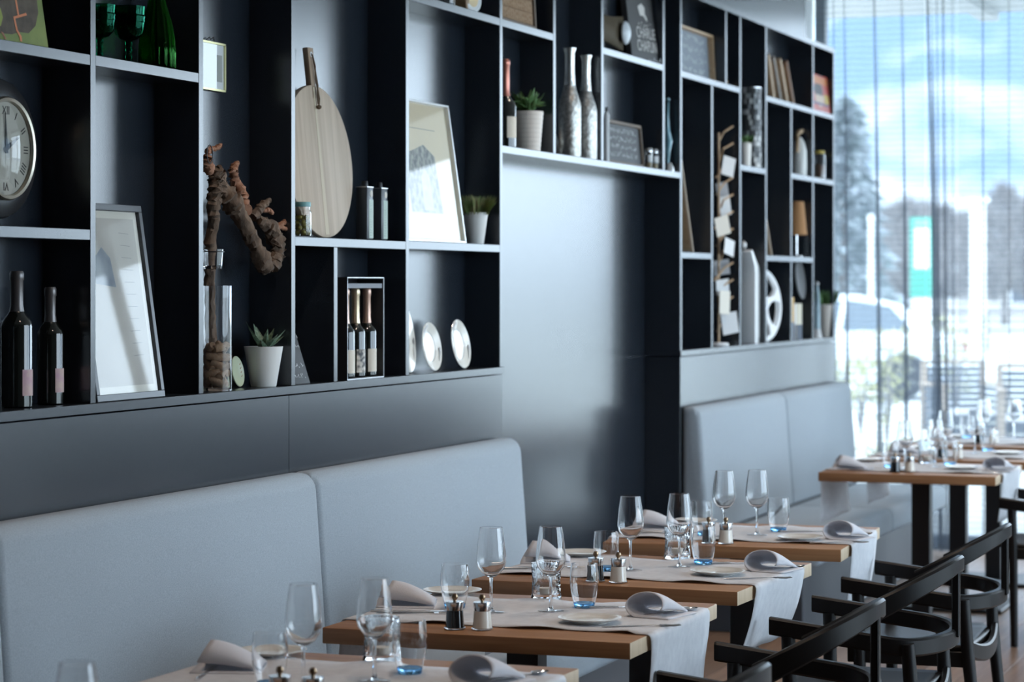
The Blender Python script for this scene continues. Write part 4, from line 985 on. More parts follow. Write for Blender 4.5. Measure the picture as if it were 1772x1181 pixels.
# glass tealight cup hung on the vine
q = onY(376, 467, W + .015); t = thing('hanging_tealight_cup', 'small clear glass tealight cup hung on the vine trunk', 'candle holder', (q.x, W + .03, q.z))
o = [(.026, .002), (.028, .010), (.0315, .058)]; obj('cup', lathe([(0, 0)] + o + [(.0295, .058), (.0262, .012), (0, .008)], 32), M_GLASS, t)
obj('wire_ring', lathe([(.0320, .050), (.0338, .050), (.0338, .0525), (.0320, .0525)], 32, close=True), M_BLACK, t); obj('wire_hook', tube([(-.033, 0, .051), (-.036, .02, .06), (-.034, .035, .12), (-.032, .035, .20)], .0014, 6), M_BLACK, t)
# glass cylinder full of corks
gx = onY(373, 0, W + .055).x
t = thing('glass_cylinder_vase', 'tall clear glass cylinder half filled with corks', 'vase', (gx, W + .055, Z0 + .0005))
hh = onY(380, 495, W + .055).z - Z0
obj('wall', lathe([(.047, .004), (.0475, hh), (.0445, hh), (.0440, .010)], 40, close=True), M_GLASS, t); obj('base', lathe([(0, 0), (.047, 0), (.047, .0038), (.0438, .0095), (0, .009)], 40), M_GLASS, t)
ck = lathe([(0, 0), (.0105, 0), (.0115, .0015), (.0115, .043), (.0105, .0445), (0, .0445)], 14); ck.transform(Matrix.Translation((0, 0, -.02225))); ck.materials.append(M_CORK)
zc = .012; n = 0
for lay_ in range(5):
    for k in range(6):
        a = k * 1.2566 + lay_ * .7; r = .0235 if k else .003
        o = tag(obj('wine_cork', ck, M_CORK, None, (gx + r * math.cos(a), W + .055 + r * math.sin(a), Z0 + zc + .010 + rg.uniform(0, .004)), (R(rg.uniform(40, 130)), 0, a + R(rg.uniform(-28, 28)))), 'used wine cork inside the tall glass cylinder', 'cork', 'corks in the glass cylinder')
        o.location.z += .006; n += 1
    zc += .0235
# pale green leaf-painted dish behind the cylinder
t = thing('painted_dish', 'pale green dish with brown leaf motif between cylinder and succulent', 'dish', (sx(404, W + .10), W + .09, Z0 + .001), 0, None, rot=(-R(10), 0, 0))
me = lathe([(0, .004), (.034, .004), (.046, .012), (.045, .014), (.033, .007), (0, .007)], 40); me.transform(Matrix.Translation((0, 0, .046)) @ Matrix.Diagonal((.85, 1, 1, 1)) @ Matrix.Rotation(R(90), 4, 'X')); obj('dish', me, mat('pale_green_glaze', (.46, .52, .38), .3), t)
for k in range(4): poly(t, 'painted_leaf', [(.008, .03 + .012 * k), (.022, .036 + .012 * k), (.014, .028 + .012 * k)], -.0165, mat('leaf_brown', (.22, .12, .06), .6))
# succulent in a white pot
def pot(u, zb, rt, rb_, h, label, name, m=M_WHITEGL, Y=None, rings=0):
    Y = Y or W + max(rt + .006, .05)
    Y = min(Y, W + D - rt - .002) if rt < .07 else W + .07
    t = thing(name, label, 'potted plant', (sx(u, Y), Y, zb + .0005))
    prof = [(0, 0), (rb_ * .96, 0), (rb_, .003)]
    if rings:
        for k in range(rings):
            q0 = k / rings; r = rb_ + (rt - rb_) * q0; prof += [(r, h * (q0 + .1 / rings)), (r + .0016, h * (q0 + .5 / rings)), (r + .0004, h * (q0 + .9 / rings))]
    prof += [(rt, h), (rt - .004, h), (rt - .006, h - .014), (0, h - .016)]
    p_ = obj('pot', lathe(prof, 40), m, t); obj('soil', lathe([(0, h - .011), (rt - .0055, h - .012)], 24), mat('soil', (.03, .022, .016), .95), t)
    return t
t = pot(456, Z0, .0585, .0385, onY(458, 600, W + .05).z - Z0, 'aloe with pointed spotted leaves in a white tapered pot', 'potted_aloe', Y=W + .052)
ph = onY(458, 600, W + .06).z - Z0
def leaf(L, wd, th, bend, n=6):
    V = []; F = []
    for i in range(n + 1):
        q = i / n; w_ = wd * (1 - q) ** .8 * (.75 + .9 * q * (1 - q)); x = L * q; z = bend * q * q
        V += [(x, -w_, z + w_ * .35), (x, 0, z - th * (1 - q)), (x, w_, z + w_ * .35), (x, 0, z + th * .25 * (1 - q))]
    for i in range(n):
        for k in range(4): F.append((i * 4 + k, i * 4 + (k + 1) % 4, i * 4 + 4 + (k + 1) % 4, i * 4 + 4 + k))
    F.append((3, 2, 1, 0)); bm = bmesh.new(); me = mk('tmp', V, F); bm.from_mesh(me); return frombm(bm, ang=30)
M_ALOE = mat('spotted_aloe', (.07, .13, .075), .45, noise=(110, (.20, .27, .19), 1))
lf = leaf(.105, .024, .008, .016); lf.materials.append(M_ALOE)
for k, (az, el, sc) in enumerate(((200, 18, .80), (165, 42, .8), (128, 58, .95), (20, 30, .85), (335, 22, .85), (300, 40, .85), (250, 35, .75), (70, 62, .85), (45, 45, .9), (225, 60, .7), (350, 48, .8))):
    o = obj('leaf', lf, M_ALOE, t, (0, 0, ph - .010), (0, -R(el * .85), R(az))); o.scale = (sc, sc, sc)
# olives in a preserving jar
jx, jy = sx(523, W + .045), W + .045
t = thing('olive_jar', 'small jar of green olives with teal lid below the chopping board', 'jar', (jx, jy, Z1 + .0005))
o = [(.0265, .001), (.0285, .004), (.0290, .012), (.0290, .070), (.0265, .080), (.0245, .084), (.0245, .092)]
obj('glass', lathe([(0, 0)] + o + [(.0230, .092), (.0228, .084), (.0272, .069), (.0272, .012), (.025, .004), (0, .003)], 36), M_GLASS, t)
obj('lid', lathe([(0, .0925), (.0262, .0925), (.0268, .095), (.0268, .104), (.0255, .107), (0, .107)], 36), mat('teal_lid', (.16, .36, .37), .4), t)
obj('lettering', faceY(textmesh('Olives', .014, .0001)) if False else scribble(-.016, .016, (.034,), .010, 4, -.0297, .0016), M_PALE, t)
ol = lathe([(0, -.0085), (.0045, -.0075), (.0078, -.002), (.0078, .002), (.0045, .0075), (0, .0085)], 14); ol.materials.append(mat('green_olive', (.26, .23, .045), .35))
for lv in range(4):
    for k in range(5):
        a = k * 1.257 + lv * .6; tag(obj('green_olive', ol, MATS['green_olive'], None, (jx + .0180 * math.cos(a), jy + .0180 * math.sin(a), Z1 + .0135 + lv * .0150), (R(rg.uniform(0, 90)), 0, a)), 'green olive inside the teal-lidded jar', 'olive', 'olives in the jar')
    tag(obj('green_olive', ol, MATS['green_olive'], None, (jx, jy, Z1 + .0135 + lv * .0155)), 'green olive inside the teal-lidded jar', 'olive', 'olives in the jar')
# oval chopping board with handle and cord
yb = W + .045
cxb = onY(567, 412, yb).x; ht = onY(567, 150, W + .08).z - Z1; hw = (onY(623, 285, W + .06).x - onY(512, 285, W + .06).x) / 2
t = thing('chopping_board', 'oval pale wooden chopping board with long handle, leaning', 'chopping board', (cxb, yb, Z1 + .001), 0, None, rot=(-R(5.2), R(-1), 0))
out = [(hw * 1.0 * math.sin(2 * math.pi * k / 56) , ht / 2 - ht / 2 * math.cos(2 * math.pi * k / 56)) for k in range(56)]
hz0, hz1 = ht * .97, ht * .97 + (onY(548, 95, W + .115).z - onY(548, 160, W + .105).z) + .012
M_BOARD = woodmat('acacia_board', (.40, .30, .215), (.56, .44, .33), 'Z', .6, .55)
obj('blade', prism(out, 0, .020, 'Y', .003), M_BOARD, t); obj('handle', prism([(-.020, hz0 - .03), (.020, hz0 - .03), (.018, hz0 + .02), (.021, hz1), (-.021, hz1), (-.018, hz0 + .02)], 0, .020, 'Y', .003), woodmat('acacia_handle', (.30, .20, .13), (.42, .30, .20), 'Z', .6, .6), t)
obj('stripe', prism([(-.012, ht * .02), (.016, ht * .02), (.008, ht * .6), (.0, ht * .985), (-.008, ht * .985)], -.0006, .0, 'Y'), woodmat('acacia_pale', (.52, .43, .30), (.60, .50, .36), 'Z', .6, .7), t)
obj('eyelet', faceY(lathe([(.005, .0), (.0085, .0), (.0085, .0015), (.005, .0015)], 20, close=True)), M_PALE, t, (0, 0, hz1 - .022)); obj('cord_hole', faceY(lathe([(0, .0), (.0055, .001), (0, .0012)], 16)), M_BLACK, t, (0, 0, hz1 - .022))
obj('cord', tube([(0, -.004, hz1 - .022), (.006, -.008, hz1 - .06), (.004, -.006, hz1 - .10), (.014, -.007, hz1 - .14), (.020, -.006, hz1 - .165), (.010, -.007, hz1 - .185)], .0024, 7), mat('brown_twine', (.14, .09, .055), .9), t)
obj('cord', tube([(.002, -.004, hz1 - .026), (.009, -.006, hz1 - .08), (.012, -.008, hz1 - .12), (.006, -.007, hz1 - .15), (.006, -.007, hz1 - .18)], .0024, 7), MATS['brown_twine'], t)
obj('knot', lathe([(0, -.008), (.008, -.004), (.009, .003), (0, .008)], 10), MATS['brown_twine'], t, (.008, -.007, hz1 - .19))
# two oil tins
def tin(u, label):
    t = thing('oil_tin', label, 'tin', (sx(u, W + .05), W + .05, Z1 + .0005), 0, 'slim dark oil tins'); h = .172
    obj('can', box(-.026, .026, -.020, .020, 0, h, .004), mat('dark_tin', (.055, .062, .072), .35), t)
    obj('label', box(-.010, .0245, -.0206, -.0202, .004, h * .76), mat('mint_label', (.50, .60, .53), .6), t)
    rd = faceY(lathe([(0, 0), (.011, 0), (.011, .0005), (0, .0006)], 20)); obj('round_label', rd, M_PAPER, t, (.010, -.0202, h * .87))
    obj('lettering', scribble(-.003, .012, [h * (.08 + .05 * k) for k in range(13)], .0055, 3, -.0210, .0012), mat('label_ink', (.12, .22, .20), .7), t)
    obj('rim', box(-.0265, .0265, -.0205, .0205, h - .002, h + .001), mat('tin_rim', (.55, .56, .58), .3, .7), t)
    obj('cap', lathe([(0, h), (.011, h), (.0115, h + .003), (.0105, h + .018), (.009, h + .020), (0, h + .020)], 20), M_BLACK, t)
tin(631, 'slim dark oil tin right beside the chopping board'); tin(656, 'slim dark oil tin, the right one of the pair')
# slate menu board
yb = W + .02; x1 = onY(537, 664, yb).x; hs = .20
t = thing('slate_board', 'small leaning slate board with chalk writing behind an upright', 'chalkboard', (x1 - .062, yb, Z0 + .001), 0, None, rot=(-R(14), 0, 0))
obj('slate', prism([(-.062, 0), (.062, 0), (.030, hs), (.018, hs + .018), (-.03, hs + .02), (-.062, hs - .01)], 0, .008, 'Y', .001), M_SLATE, t)
obj('chalk_writing', scribble(-.04, .052, (.025, .058, .12, .15), .016, 8, -.0012, .0020), M_PALE, t)
# champagne gift box with three bottles
yb = W + .012; xa, xb = onY(601, 656, yb).x, onY(664, 656, yb).x
bx_h = .328; dp = .098
t = thing('bottle_gift_box', 'open-fronted black gift box holding champagne bottles', 'box', ((xa + xb) / 2, yb, Z0 + .001))
hw = (xb - xa) / 2
for bx in ((-hw, hw, .0, dp, 0, .004), (-hw, hw, 0, dp, bx_h - .004, bx_h), (-hw, -hw + .004, 0, dp, .004, bx_h - .004), (hw - .004, hw, 0, dp, .004, bx_h - .004), (-hw, hw, dp - .004, dp, .004, bx_h - .004)): obj('box_panel', box(*bx), M_BLACK, t)
obj('edge_trim', boxes([(-hw, hw, -.0008, 0, 0, .0015), (-hw, hw, -.0008, 0, bx_h - .0015, bx_h), (-hw, -hw + .0015, -.0008, 0, 0, bx_h), (hw - .0015, hw, -.0008, 0, 0, bx_h)]), mat('silver_edge', (.7, .7, .72), .3, .8), t)
obj('neck_holder', box(-hw + .004, hw - .004, .004, dp - .006, bx_h - .035, bx_h - .02), mat('grey_card', (.24, .26, .29), .7), t)
M_ROSE = mat('rose_foil', (.55, .36, .28), .35, .7)
for k, (dx, lm, fo, nm) in enumerate(((-.080, M_CREAML, M_ROSE, 'left'), (.004, mat('black_white_label', (.05, .05, .055), .5, noise=(60, (.65, .6, .52), 1)), M_GOLD, 'middle'), (.098, M_CREAML, M_ROSE, 'right'))):
    bt = bottle(0, Z0 + .006, .286, .031, 'gold-foiled champagne bottle, %s one in the black gift box' % nm, lm, fo, neck=.40, name='champagne_bottle', Y=yb + .038, lab=(.1, .62), la=(-150, -20), group='bottles in the gift box')
    bt.location.x = (xa + xb) / 2 + dx
# grass in a white pot
def grass(t, ph, rad, n, h, seed, m, wd=.0016, spread=1.0):
    rg_ = random.Random(seed); bm = bmesh.new()
    for _ in range(n):
        a = rg_.uniform(0, 6.28); r = rad * rg_.random() ** .5; c = Vector((r * math.cos(a), r * math.sin(a), ph)); out_ = Vector((math.cos(a), math.sin(a), 0)) * r / rad * h * .55 * spread
        hh = h * rg_.uniform(.6, 1.05); tip = c + out_ * rg_.uniform(.5, 1.2) + Vector((0, 0, hh)); mid = c.lerp(tip, .55) + Vector((0, 0, hh * .08)); s = Vector((-math.sin(a + 1), math.cos(a + 1), 0)) * wd
        v = [bm.verts.new(x) for x in (c - s, c + s, mid + s, tip, mid - s)]; bm.faces.new(v)
    o = obj('grass_blades', frombm(bm), m, t); o['kind'] = 'stuff'
ph = onY(824, 368, W + .05).z - Z1
t = pot(823, Z1, .046, .030, ph, 'short green grass in a white pot beside the sepia print', 'potted_grass', Y=W + .05)
grass(t, ph - .012, .044, 520, .075, 3, mat('grass_green', (.12, .20, .05), .7, noise=(40, (.28, .26, .12), 2)), .002)
# three display plates standing on edge
def display_plate(u, vt, Y, lean, label, d=.21, rz=0.0, X=None):
    t = thing('display_plate', label, 'plate', (X or sx(u, Y), Y, Z0 + .0015), 0, 'cream display plates', rot=(-lean, 0, rz))
    me = lathe([(0, .0), (d * .28, .0), (d * .33, .003), (d * .49, .013), (d * .5, .0150), (d * .492, .0165), (d * .34, .007), (d * .29, .004), (0, .004)], 56); me.transform(Matrix.Translation((0, 0, d / 2)) @ Matrix.Rotation(R(90), 4, 'X')); dish = obj('dish', me, mat('cream_plate', (.78, .75, .68), .18, coat=.5), t)
    mr_ = lathe([(d * .30, .0046), (d * .31, .0052)], 48); mr_.transform(Matrix.Translation((0, -.0006, d / 2)) @ Matrix.Rotation(R(90), 4, 'X')); obj('grey_line', mr_, mat('grey_decor', (.30, .30, .31), .5), dish)
    for (a, kind) in ((R(115), 0), (R(-25), 1)):
        rr = d * .42; c = Vector((rr * math.cos(a), -.0125, d / 2 + rr * math.sin(a))); tg = Vector((-math.sin(a), 0, math.cos(a)))
        nrm = Vector((math.cos(a), 0, math.sin(a)))
        pts = [c - tg * d * .14 - nrm * .002, c + tg * d * .06 - nrm * .002, c + tg * d * .09 - nrm * .008, c + tg * d * .15 - nrm * .006, c + tg * d * .17, c + tg * d * .15 + nrm * .006, c + tg * d * .09 + nrm * .008, c + tg * d * .06 + nrm * .002, c - tg * d * .14 + nrm * .002]
        obj('cutlery_motif', mk('m', [p + Vector((0, -.0022, 0)) for p in pts], [list(range(9))]), MATS['grey_decor'], dish)
display_plate(705, 0, W + .060, R(8), 'cream display plate mostly hidden by the upright, largest of three', .252, R(9), R_('V3') + .127)
display_plate(747, 0, W + .050, R(9), 'cream display plate in the middle of the three', .172); display_plate(798, 0, W + .045, R(10), 'cream display plate on the right of the three', .178)

# top shelf, above the sepia print
q = W + .06
t = thing('storage_glass', 'clear glass tumbler cut off by the top edge of the picture', 'glass', (sx(773, q), q, ZS1)); o = [(.030, .002), (.031, .05), (.032, .10)]; obj('wall', lathe([(0, 0)] + o + [(.030, .10), (.029, .014), (0, .012)], 32), M_GLASS, t)
tag(obj('wooden_drum', None or faceY(lathe([(0, .0), (.030, .0), (.032, .002), (.032, .060), (.030, .062), (0, .062)], 32)), woodmat('drum_wood', (.18, .10, .05), (.30, .18, .09), 'Y', .6), None, (sx(800, W + .07), W + .105, ZS1 + .033)), 'dark turned wooden drum lying behind the pale disc', 'drum')
t = thing('pale_disc', 'white-rimmed disc with cream centre at the top edge', 'dish', (sx(822, W + .03), W + .042, ZS1 + .001), 0, None, rot=(-R(6), 0, R(-14)))
me = lathe([(0, 0), (.050, 0), (.053, .003), (.053, .010), (.046, .012), (.040, .009), (0, .009)], 40); me.transform(Matrix.Translation((0, 0, .053)) @ Matrix.Rotation(R(90), 4, 'X')); obj('dish', me, M_PALE, t)
me = lathe([(0, .0095), (.034, .0095)], 32); me.transform(Matrix.Translation((0, 0, .053)) @ Matrix.Rotation(R(90), 4, 'X')); obj('cream_centre', me, mat('cream_centre', (.70, .55, .34), .7), t)
# framed corks
xa, xb = R_('V4') + .004, onY(929, 45, W + .03).x
t = thing('cork_frame', 'dark frame filled with rows of wine corks above the champagne bottle', 'picture frame', ((xa + xb) / 2, W + .03, ZS1 + .001), 0, None, rot=(-R(3), 0, 0)); wd = xb - xa; h = .33
for bx in ((-wd / 2, wd / 2, 0, .03, 0, .014), (-wd / 2, wd / 2, 0, .03, h - .014, h), (-wd / 2, -wd / 2 + .014, 0, .03, .014, h - .014), (wd / 2 - .014, wd / 2, 0, .03, .014, h - .014)): obj('frame_bar', box(*bx, .001, 1), M_DKWOOD, t)
obj('backing', box(-wd / 2 + .01, wd / 2 - .01, .024, .029, .01, h - .01), M_DKWOOD, t)
n = int((wd - .03) / .0235)
for r_ in range(4):
    for k in range(n): obj('cork', ck, M_CORK, t, (-wd / 2 + .026 + k * .0235, .013, .0385 + r_ * .046 + rg.uniform(0, .0012)), (0, 0, rg.uniform(0, 6)))

# ---- bridge shelf
bottle(874, ZS2, .335, .042, 'rose-necked champagne bottle half hidden by the upright', M_CREAML, mat('pink_foil', (.50, .20, .15), .3, .8), neck=.42, name='champagne_bottle', lab=(.24, .75), la=(-150, -10), Y=W + .055)
ph = onY(915, 193, W + .062).z - ZS2
t = pot(913, ZS2, .062, .049, ph, 'leafy green plant in a ribbed cream pot', 'potted_leafy_plant', mat('cream_pot', (.66, .60, .54), .45), Y=W + .07, rings=9)
lf2 = leaf(.055, .013, .002, .006, 4); lf2.materials.append(M_LEAF); rg2 = random.Random(5)
for k in range(70):
    a = rg2.uniform(0, 360); el = rg2.uniform(-15, 75); r = rg2.uniform(.0, .042); o = obj('leaf', lf2, M_LEAF, t, (r * math.cos(R(a)), r * math.sin(R(a)), ph + rg2.uniform(-.008, .035)), (R(rg2.uniform(-40, 40)), -R(el), R(a)))
    s = rg2.uniform(.75, 1.25); o.scale = (s, s, s)
def vase(u, Y, label, H_=.445):
    t = thing('hammered_bottle_vase', label, 'vase', (sx(u, Y), Y, ZS2 + .0005), 0, 'hammered silver bottle vases'); k = H_ / .445
    obj('body', lathe([(0, 0), (.044, 0), (.0455, .004), (.0455, .205 * k), (.041, .232 * k), (.027, .275 * k), (.0225, .292 * k)], 40), M_SILVER, t)
    obj('neck', lathe([(.0225, .292 * k), (.0185, .36 * k), (.0195, .425 * k), (.026, .441 * k), (.026, .445 * k), (.018, .443 * k), (.015, .40 * k), (.014, .3 * k)], 32), mat('smooth_silver', (.66, .65, .62), .22, .9, bump=(60, .3)), t)
vase(986, W + .050, 'hammered silver bottle vase, the taller one on the left'); vase(1014, W + .047, 'hammered silver bottle vase, the right one of the pair', .432)
t = thing('embossed_disc', 'small embossed silver disc standing left of the bottle vases', 'ornament', (sx(963, W + .10), W + .10, ZS2 + .001), 0, None, rot=(-R(10), 0, 0))
me = lathe([(0, .004), (.02, .008), (.045, .004), (.055, .002), (.055, 0), (0, 0)], 40, wob=lambda a, z: .03 * math.sin(a * 14)); me.transform(Matrix.Translation((0, 0, .056)) @ Matrix.Rotation(R(90), 4, 'X')); obj('disc', me, M_SILVER, t)
# pleated ornament: two white domed discs with brown pleats fanned between them
Y = W + .06; xa, xb = R_('V6') + .055, onY(1080.5, 0, Y).x; zc_ = onY(1080, 57, Y).z - ZS1
t = thing('pleated_ornament', 'brown pleated fan ornament between two white domed discs', 'ornament', ((xa + xb) / 2, Y, ZS1 + .0005)); hx = (xb - xa) / 2
bm = bmesh.new(); NP = 26; top = []; bot = []
for k in range(NP + 1):
    q = -1 + 2 * k / NP; x = hx * 1.12 * q; h_ = .055 + .020 * abs(q) ** 1.5; yy_ = .020 + (.014 if k % 2 else -.006)
    top.append(bm.verts.new((x, yy_, zc_ + h_))); bot.append(bm.verts.new((x, yy_, max(.0, zc_ - h_))))
for k in range(NP): bm.faces.new((top[k], top[k + 1], bot[k + 1], bot[k]))
o = obj('pleats', frombm(bm, ang=5), mat('brown_pleats', (.10, .075, .045), .6), t); sd = o.modifiers.new('thickness', 'SOLIDIFY'); sd.thickness = .002
for s_ in (-1, 1):
    me = lathe([(0, -.006), (.048, -.006), (.051, 0), (.048, .006), (.030, .015), (0, .020)], 40); me.transform(Matrix.Rotation(R(90), 4, 'X')); obj('domed_disc', me, mat('crackled_white', (.66, .69, .72), .35, noise=(60, (.52, .56, .60), 2)), t, (s_ * hx, -.006, zc_))
obj('carry_wire', tube([(-.03, .02, zc_ + .058), (-.015, .02, zc_ + .082), (.015, .02, zc_ + .084), (.03, .02, zc_ + .058)], .0018, 6), M_BLACK, t)
# dark book with lettering
yb = W + .036; bw, bh = .260, .300; xb = onY(1140, 104, W + .012).x + .002
t = thing('dark_book', 'dark hardback book with white title lettering, leaning on the bridge shelf', 'book', (xb - bw / 2, yb, ZS1 + .006), 0, None, rot=(-R(7), 0, R(-9)))
M_COVER = mat('dark_cover', (.035, .033, .034), .5)
obj('front_cover', box(-bw / 2, bw / 2, 0, .003, 0, bh, .001, 1), M_COVER, t); obj('back_cover', box(-bw / 2, bw / 2, .025, .028, 0, bh, .001, 1), M_COVER, t); obj('spine', box(-bw / 2, -bw / 2 + .003, .003, .025, 0, bh), M_COVER, t); obj('pages', box(-bw / 2 + .004, bw / 2 - .004, .003, .025, .004, bh - .004), M_PAPER, t)
M_TITLE = mat('title_ink', (.58, .55, .52), .6)
for s, z, size in (('CHARLIE', .125, .062), ('CHAPLIN', .066, .062), ('THE STORY OF', .172, .022)):
    if s.startswith('THE'): obj('lettering', scribble(-.075, .075, (.165,), .020, 2, -.0006, .005), M_TITLE, t, (.03, 0, 0)); continue
    me = textmesh(s, size, .0002); me.transform(Matrix.Diagonal((.78, 1, 1.15, 1))); obj('lettering', me, M_TITLE, t, (.035, -.0006, z))
poly(t, 'cover_motif', [(-.02, .245), (.02, .262), (.05, .245), (.045, .215), (.065, .195), (.06, .180), (.03, .205), (-.005, .205)], -.0008, M_TITLE)
obj('book_stand', boxes([(-.03, .09, -.03, .02, -.004, -.001), (.02, .03, -.032, -.028, -.004, .012), (.085, .095, -.032, -.028, -.004, .012)]), M_CHROME, t)
# chalkboard, shakers, tube, figurine
def print_c(m, w_, h_, z0, y): obj('chalk_writing', scribble(-w_ * .42, w_ * .42, [z0 + h_ * q for q in (.2, .42, .62, .84)], h_ * .15, 21, y, .0035), M_PALE, m)
xb = onY(1116, 286, W + .04).x
frame('chalkboard', 'small wood-framed chalkboard with white lettering beside two shakers', 'chalkboard', onY(1053, 286, W + .04).x, xb, ZS2, .19, R(5), W + .04, .014, .018, M_DKWOOD, M_SLATE, print_c, glass=False)
def shaker(u, label):
    t = thing('spice_jar', label, 'jar', (sx(u, W + .035), W + .035, ZS2 + .0005), 0, 'small spice jars'); o = [(.0165, .001), (.018, .004), (.018, .068), (.016, .074)]
    obj('glass', lathe([(0, 0)] + o + [(.0145, .074), (.0162, .067), (.0162, .006), (0, .004)], 24), M_GLASS, t); obj('spice', lathe([(0, .0045), (.0155, .005), (.0155, .026), (0, .026)], 20), mat('spice', (.35, .26, .14), .9), t)
    obj('label', lathe([(.0184, .03), (.0184, .06)], 16, R(-170), R(10)), M_PALE, t); obj('cap', lathe([(0, .0745), (.0175, .0745), (.0175, .090), (.016, .092), (0, .092)], 24), M_CHROME, t)
shaker(1122, 'small spice jar touching the chalkboard frame'); shaker(1132.5, 'small spice jar, the right one of the pair')
t = thing('white_tube', 'slim white tube standing left of the small chalkboard', 'tube', (sx(1049.5, W + .04), W + .04, ZS2 + .0005)); obj('body', lathe([(0, 0), (.012, 0), (.012, .20), (.006, .215), (0, .215)], 20), M_PALE, t); obj('cap', lathe([(0, .215), (.006, .215), (.006, .235), (0, .236)], 16), M_BLACK, t)
t = thing('glass_figurine', 'slender blue-green glass figurine in the narrow slot', 'figurine', (sx(1156, W + .04), W + .04, ZS2 + .0005)); M_AQUA = mat('aqua_glass', (.20, .40, .48), .1, coat=.5)
obj('base', lathe([(0, 0), (.028, 0), (.026, .02), (.018, .04), (0, .042)], 16), M_CHROME, t); obj('body', tube([(0, 0, .04), (-.008, 0, .09), (.012, 0, .14), (0, 0, .19), (-.006, 0, .26), (.004, 0, .32)], [.006, .012, .017, .009, .006, .004], 10), M_AQUA, t); obj('head', lathe([(0, -.009), (.008, -.003), (.008, .004), (0, .010)], 12), M_AQUA, t, (.004, 0, .332))

# ---- right unit
def print_d(m, w_, h_, z0, y): obj('painted_writing', scribble(-w_ * .45, w_ * .45, [z0 + h_ * q for q in (.14, .38, .62, .86)], h_ * .17, 33, y, .005), M_PALE, m)
xb = onY(1241, 137, W + .045).x
frame('wooden_sign', 'oak-framed grey sign with rows of white lettering', 'sign', R_('V8') + .02, min(xb, XV['V9'] - .012), ZS1 - .001, .235, R(3), W + .045, .012, .05, M_TAN, mat('sign_grey', (.22, .25, .29), .7), print_d, glass=False)
tag(obj('carved_wood', tube([(0, 0, .012), (.05, 0, .022), (.10, .01, .016), (.15, 0, .024)], [.010, .014, .012, .008], 10, jit=.15, rg=rg), M_TAN, None, (R_('V9') + .03, W + .05, ZS1 - .001)), 'small carved piece of wood lying in a narrow slot', 'ornament')
def lean_board(name, label, xr_, zb, h, wd, lean, m, Y=W + .03, th=.018, cat='board', rnd_top=0.0):
    t = thing(name, label, cat, (xr_ - wd / 2, Y, zb + .001), 0, None, rot=(-lean, 0, 0))
    out = [(-wd / 2, 0), (wd / 2, 0), (wd / 2, h - rnd_top)] + ([(wd / 2 * math.cos(a), h - rnd_top + rnd_top * math.sin(a)) for a in [k * math.pi / 10 for k in range(1, 10)]] if rnd_top else []) + [(-wd / 2, h - rnd_top if rnd_top else h)]
    if not rnd_top: out = [(-wd / 2, 0), (wd / 2, 0), (wd / 2, h), (-wd / 2, h)]
    obj('panel', prism(out, 0, th, 'Y', .002), m, t); return t
# beige board leaning sideways against the left upright of the right unit
def side_board(name, label, xb_, xt_, zb, h, m, y0=W + .02, y1=W + .12, th=.012, cat='board'):
    ang = math.atan2(xb_ - xt_, h); L = h / math.cos(ang)
    t = thing(name, label, cat, (xb_, (y0 + y1) / 2, zb + .001), 0, None, rot=(0, -ang, 0)); obj('panel', box(-th, 0, -(y1 - y0) / 2, (y1 - y0) / 2, 0, L, .002, 1), m, t); obj('edge_band', box(-th - .0008, -th, -(y1 - y0) / 2 + .01, (y1 - y0) / 2 - .01, .02, L - .02), M_TAN, t); return t
side_board('serving_board', 'beige wooden board leaning against the first upright of the right unit', onY(1201, 430, W + .02).x, R_('V8') + .016, 1.747, .55, mat('beige_board', (.50, .40, .30), .7))
t = thing('black_bowl', 'black round bowl on its side low in the right unit', 'bowl', (R_('V8') + .05, W + .075, Z0 + .072)); me = lathe([(0, 0), (.03, .002), (.055, .014), (.068, .034), (.066, .035), (.05, .018), (0, .006)], 36); me.transform(Matrix.Rotation(R(-78), 4, 'Y')); obj('shell', me, mat('gloss_black', (.012, .012, .014), .12), t); obj('foot_ring', lathe([(.02, -.004), (.024, -.004), (.024, .002), (.02, .002)], 24, close=True), MATS['gloss_black'], t, None, (0, R(-78), 0))
# card tree: a post with clips and cards
cx_ = onY(1247, 0, W + .06).x; t = thing('card_stand', 'tall wooden card stand with pegs holding photo cards', 'card stand', (cx_, W + .07, Z0 + .0005))
obj('base', lathe([(0, 0), (.05, 0), (.052, .006), (.045, .016), (0, .018)], 24), M_WHITE, t); obj('post', tube([(0, 0, .018), (0, 0, 1.06)], .006, 8), M_TAN, t)
rg3 = random.Random(9)
for k in range(12):
    z = .10 + k * .085; a = rg3.uniform(-1.2, 1.2); obj('peg', tube([(-.05 * a, .01, z - .03), (.03 * math.cos(a), -.02, z + .03), (.07, -.055, z + .060)], .005, 6), M_TAN, t)
for k in range(9):
    z = .06 + k * .098; x = rg3.uniform(-.06, .06); w_, h_ = rg3.uniform(.08, .12), rg3.uniform(.07, .12)
    c_ = obj('card', box(-w_ / 2, w_ / 2, 0, .001, 0, h_), [M_PALE, M_PAPER, M_PHOTO, mat('grey_card2', (.30, .31, .33), .7)][k % 4], t, (x + .025, -.052 + .016 * (k % 4), z), (0, R(rg3.uniform(-14, 14)), R(rg3.uniform(-50, -5))))
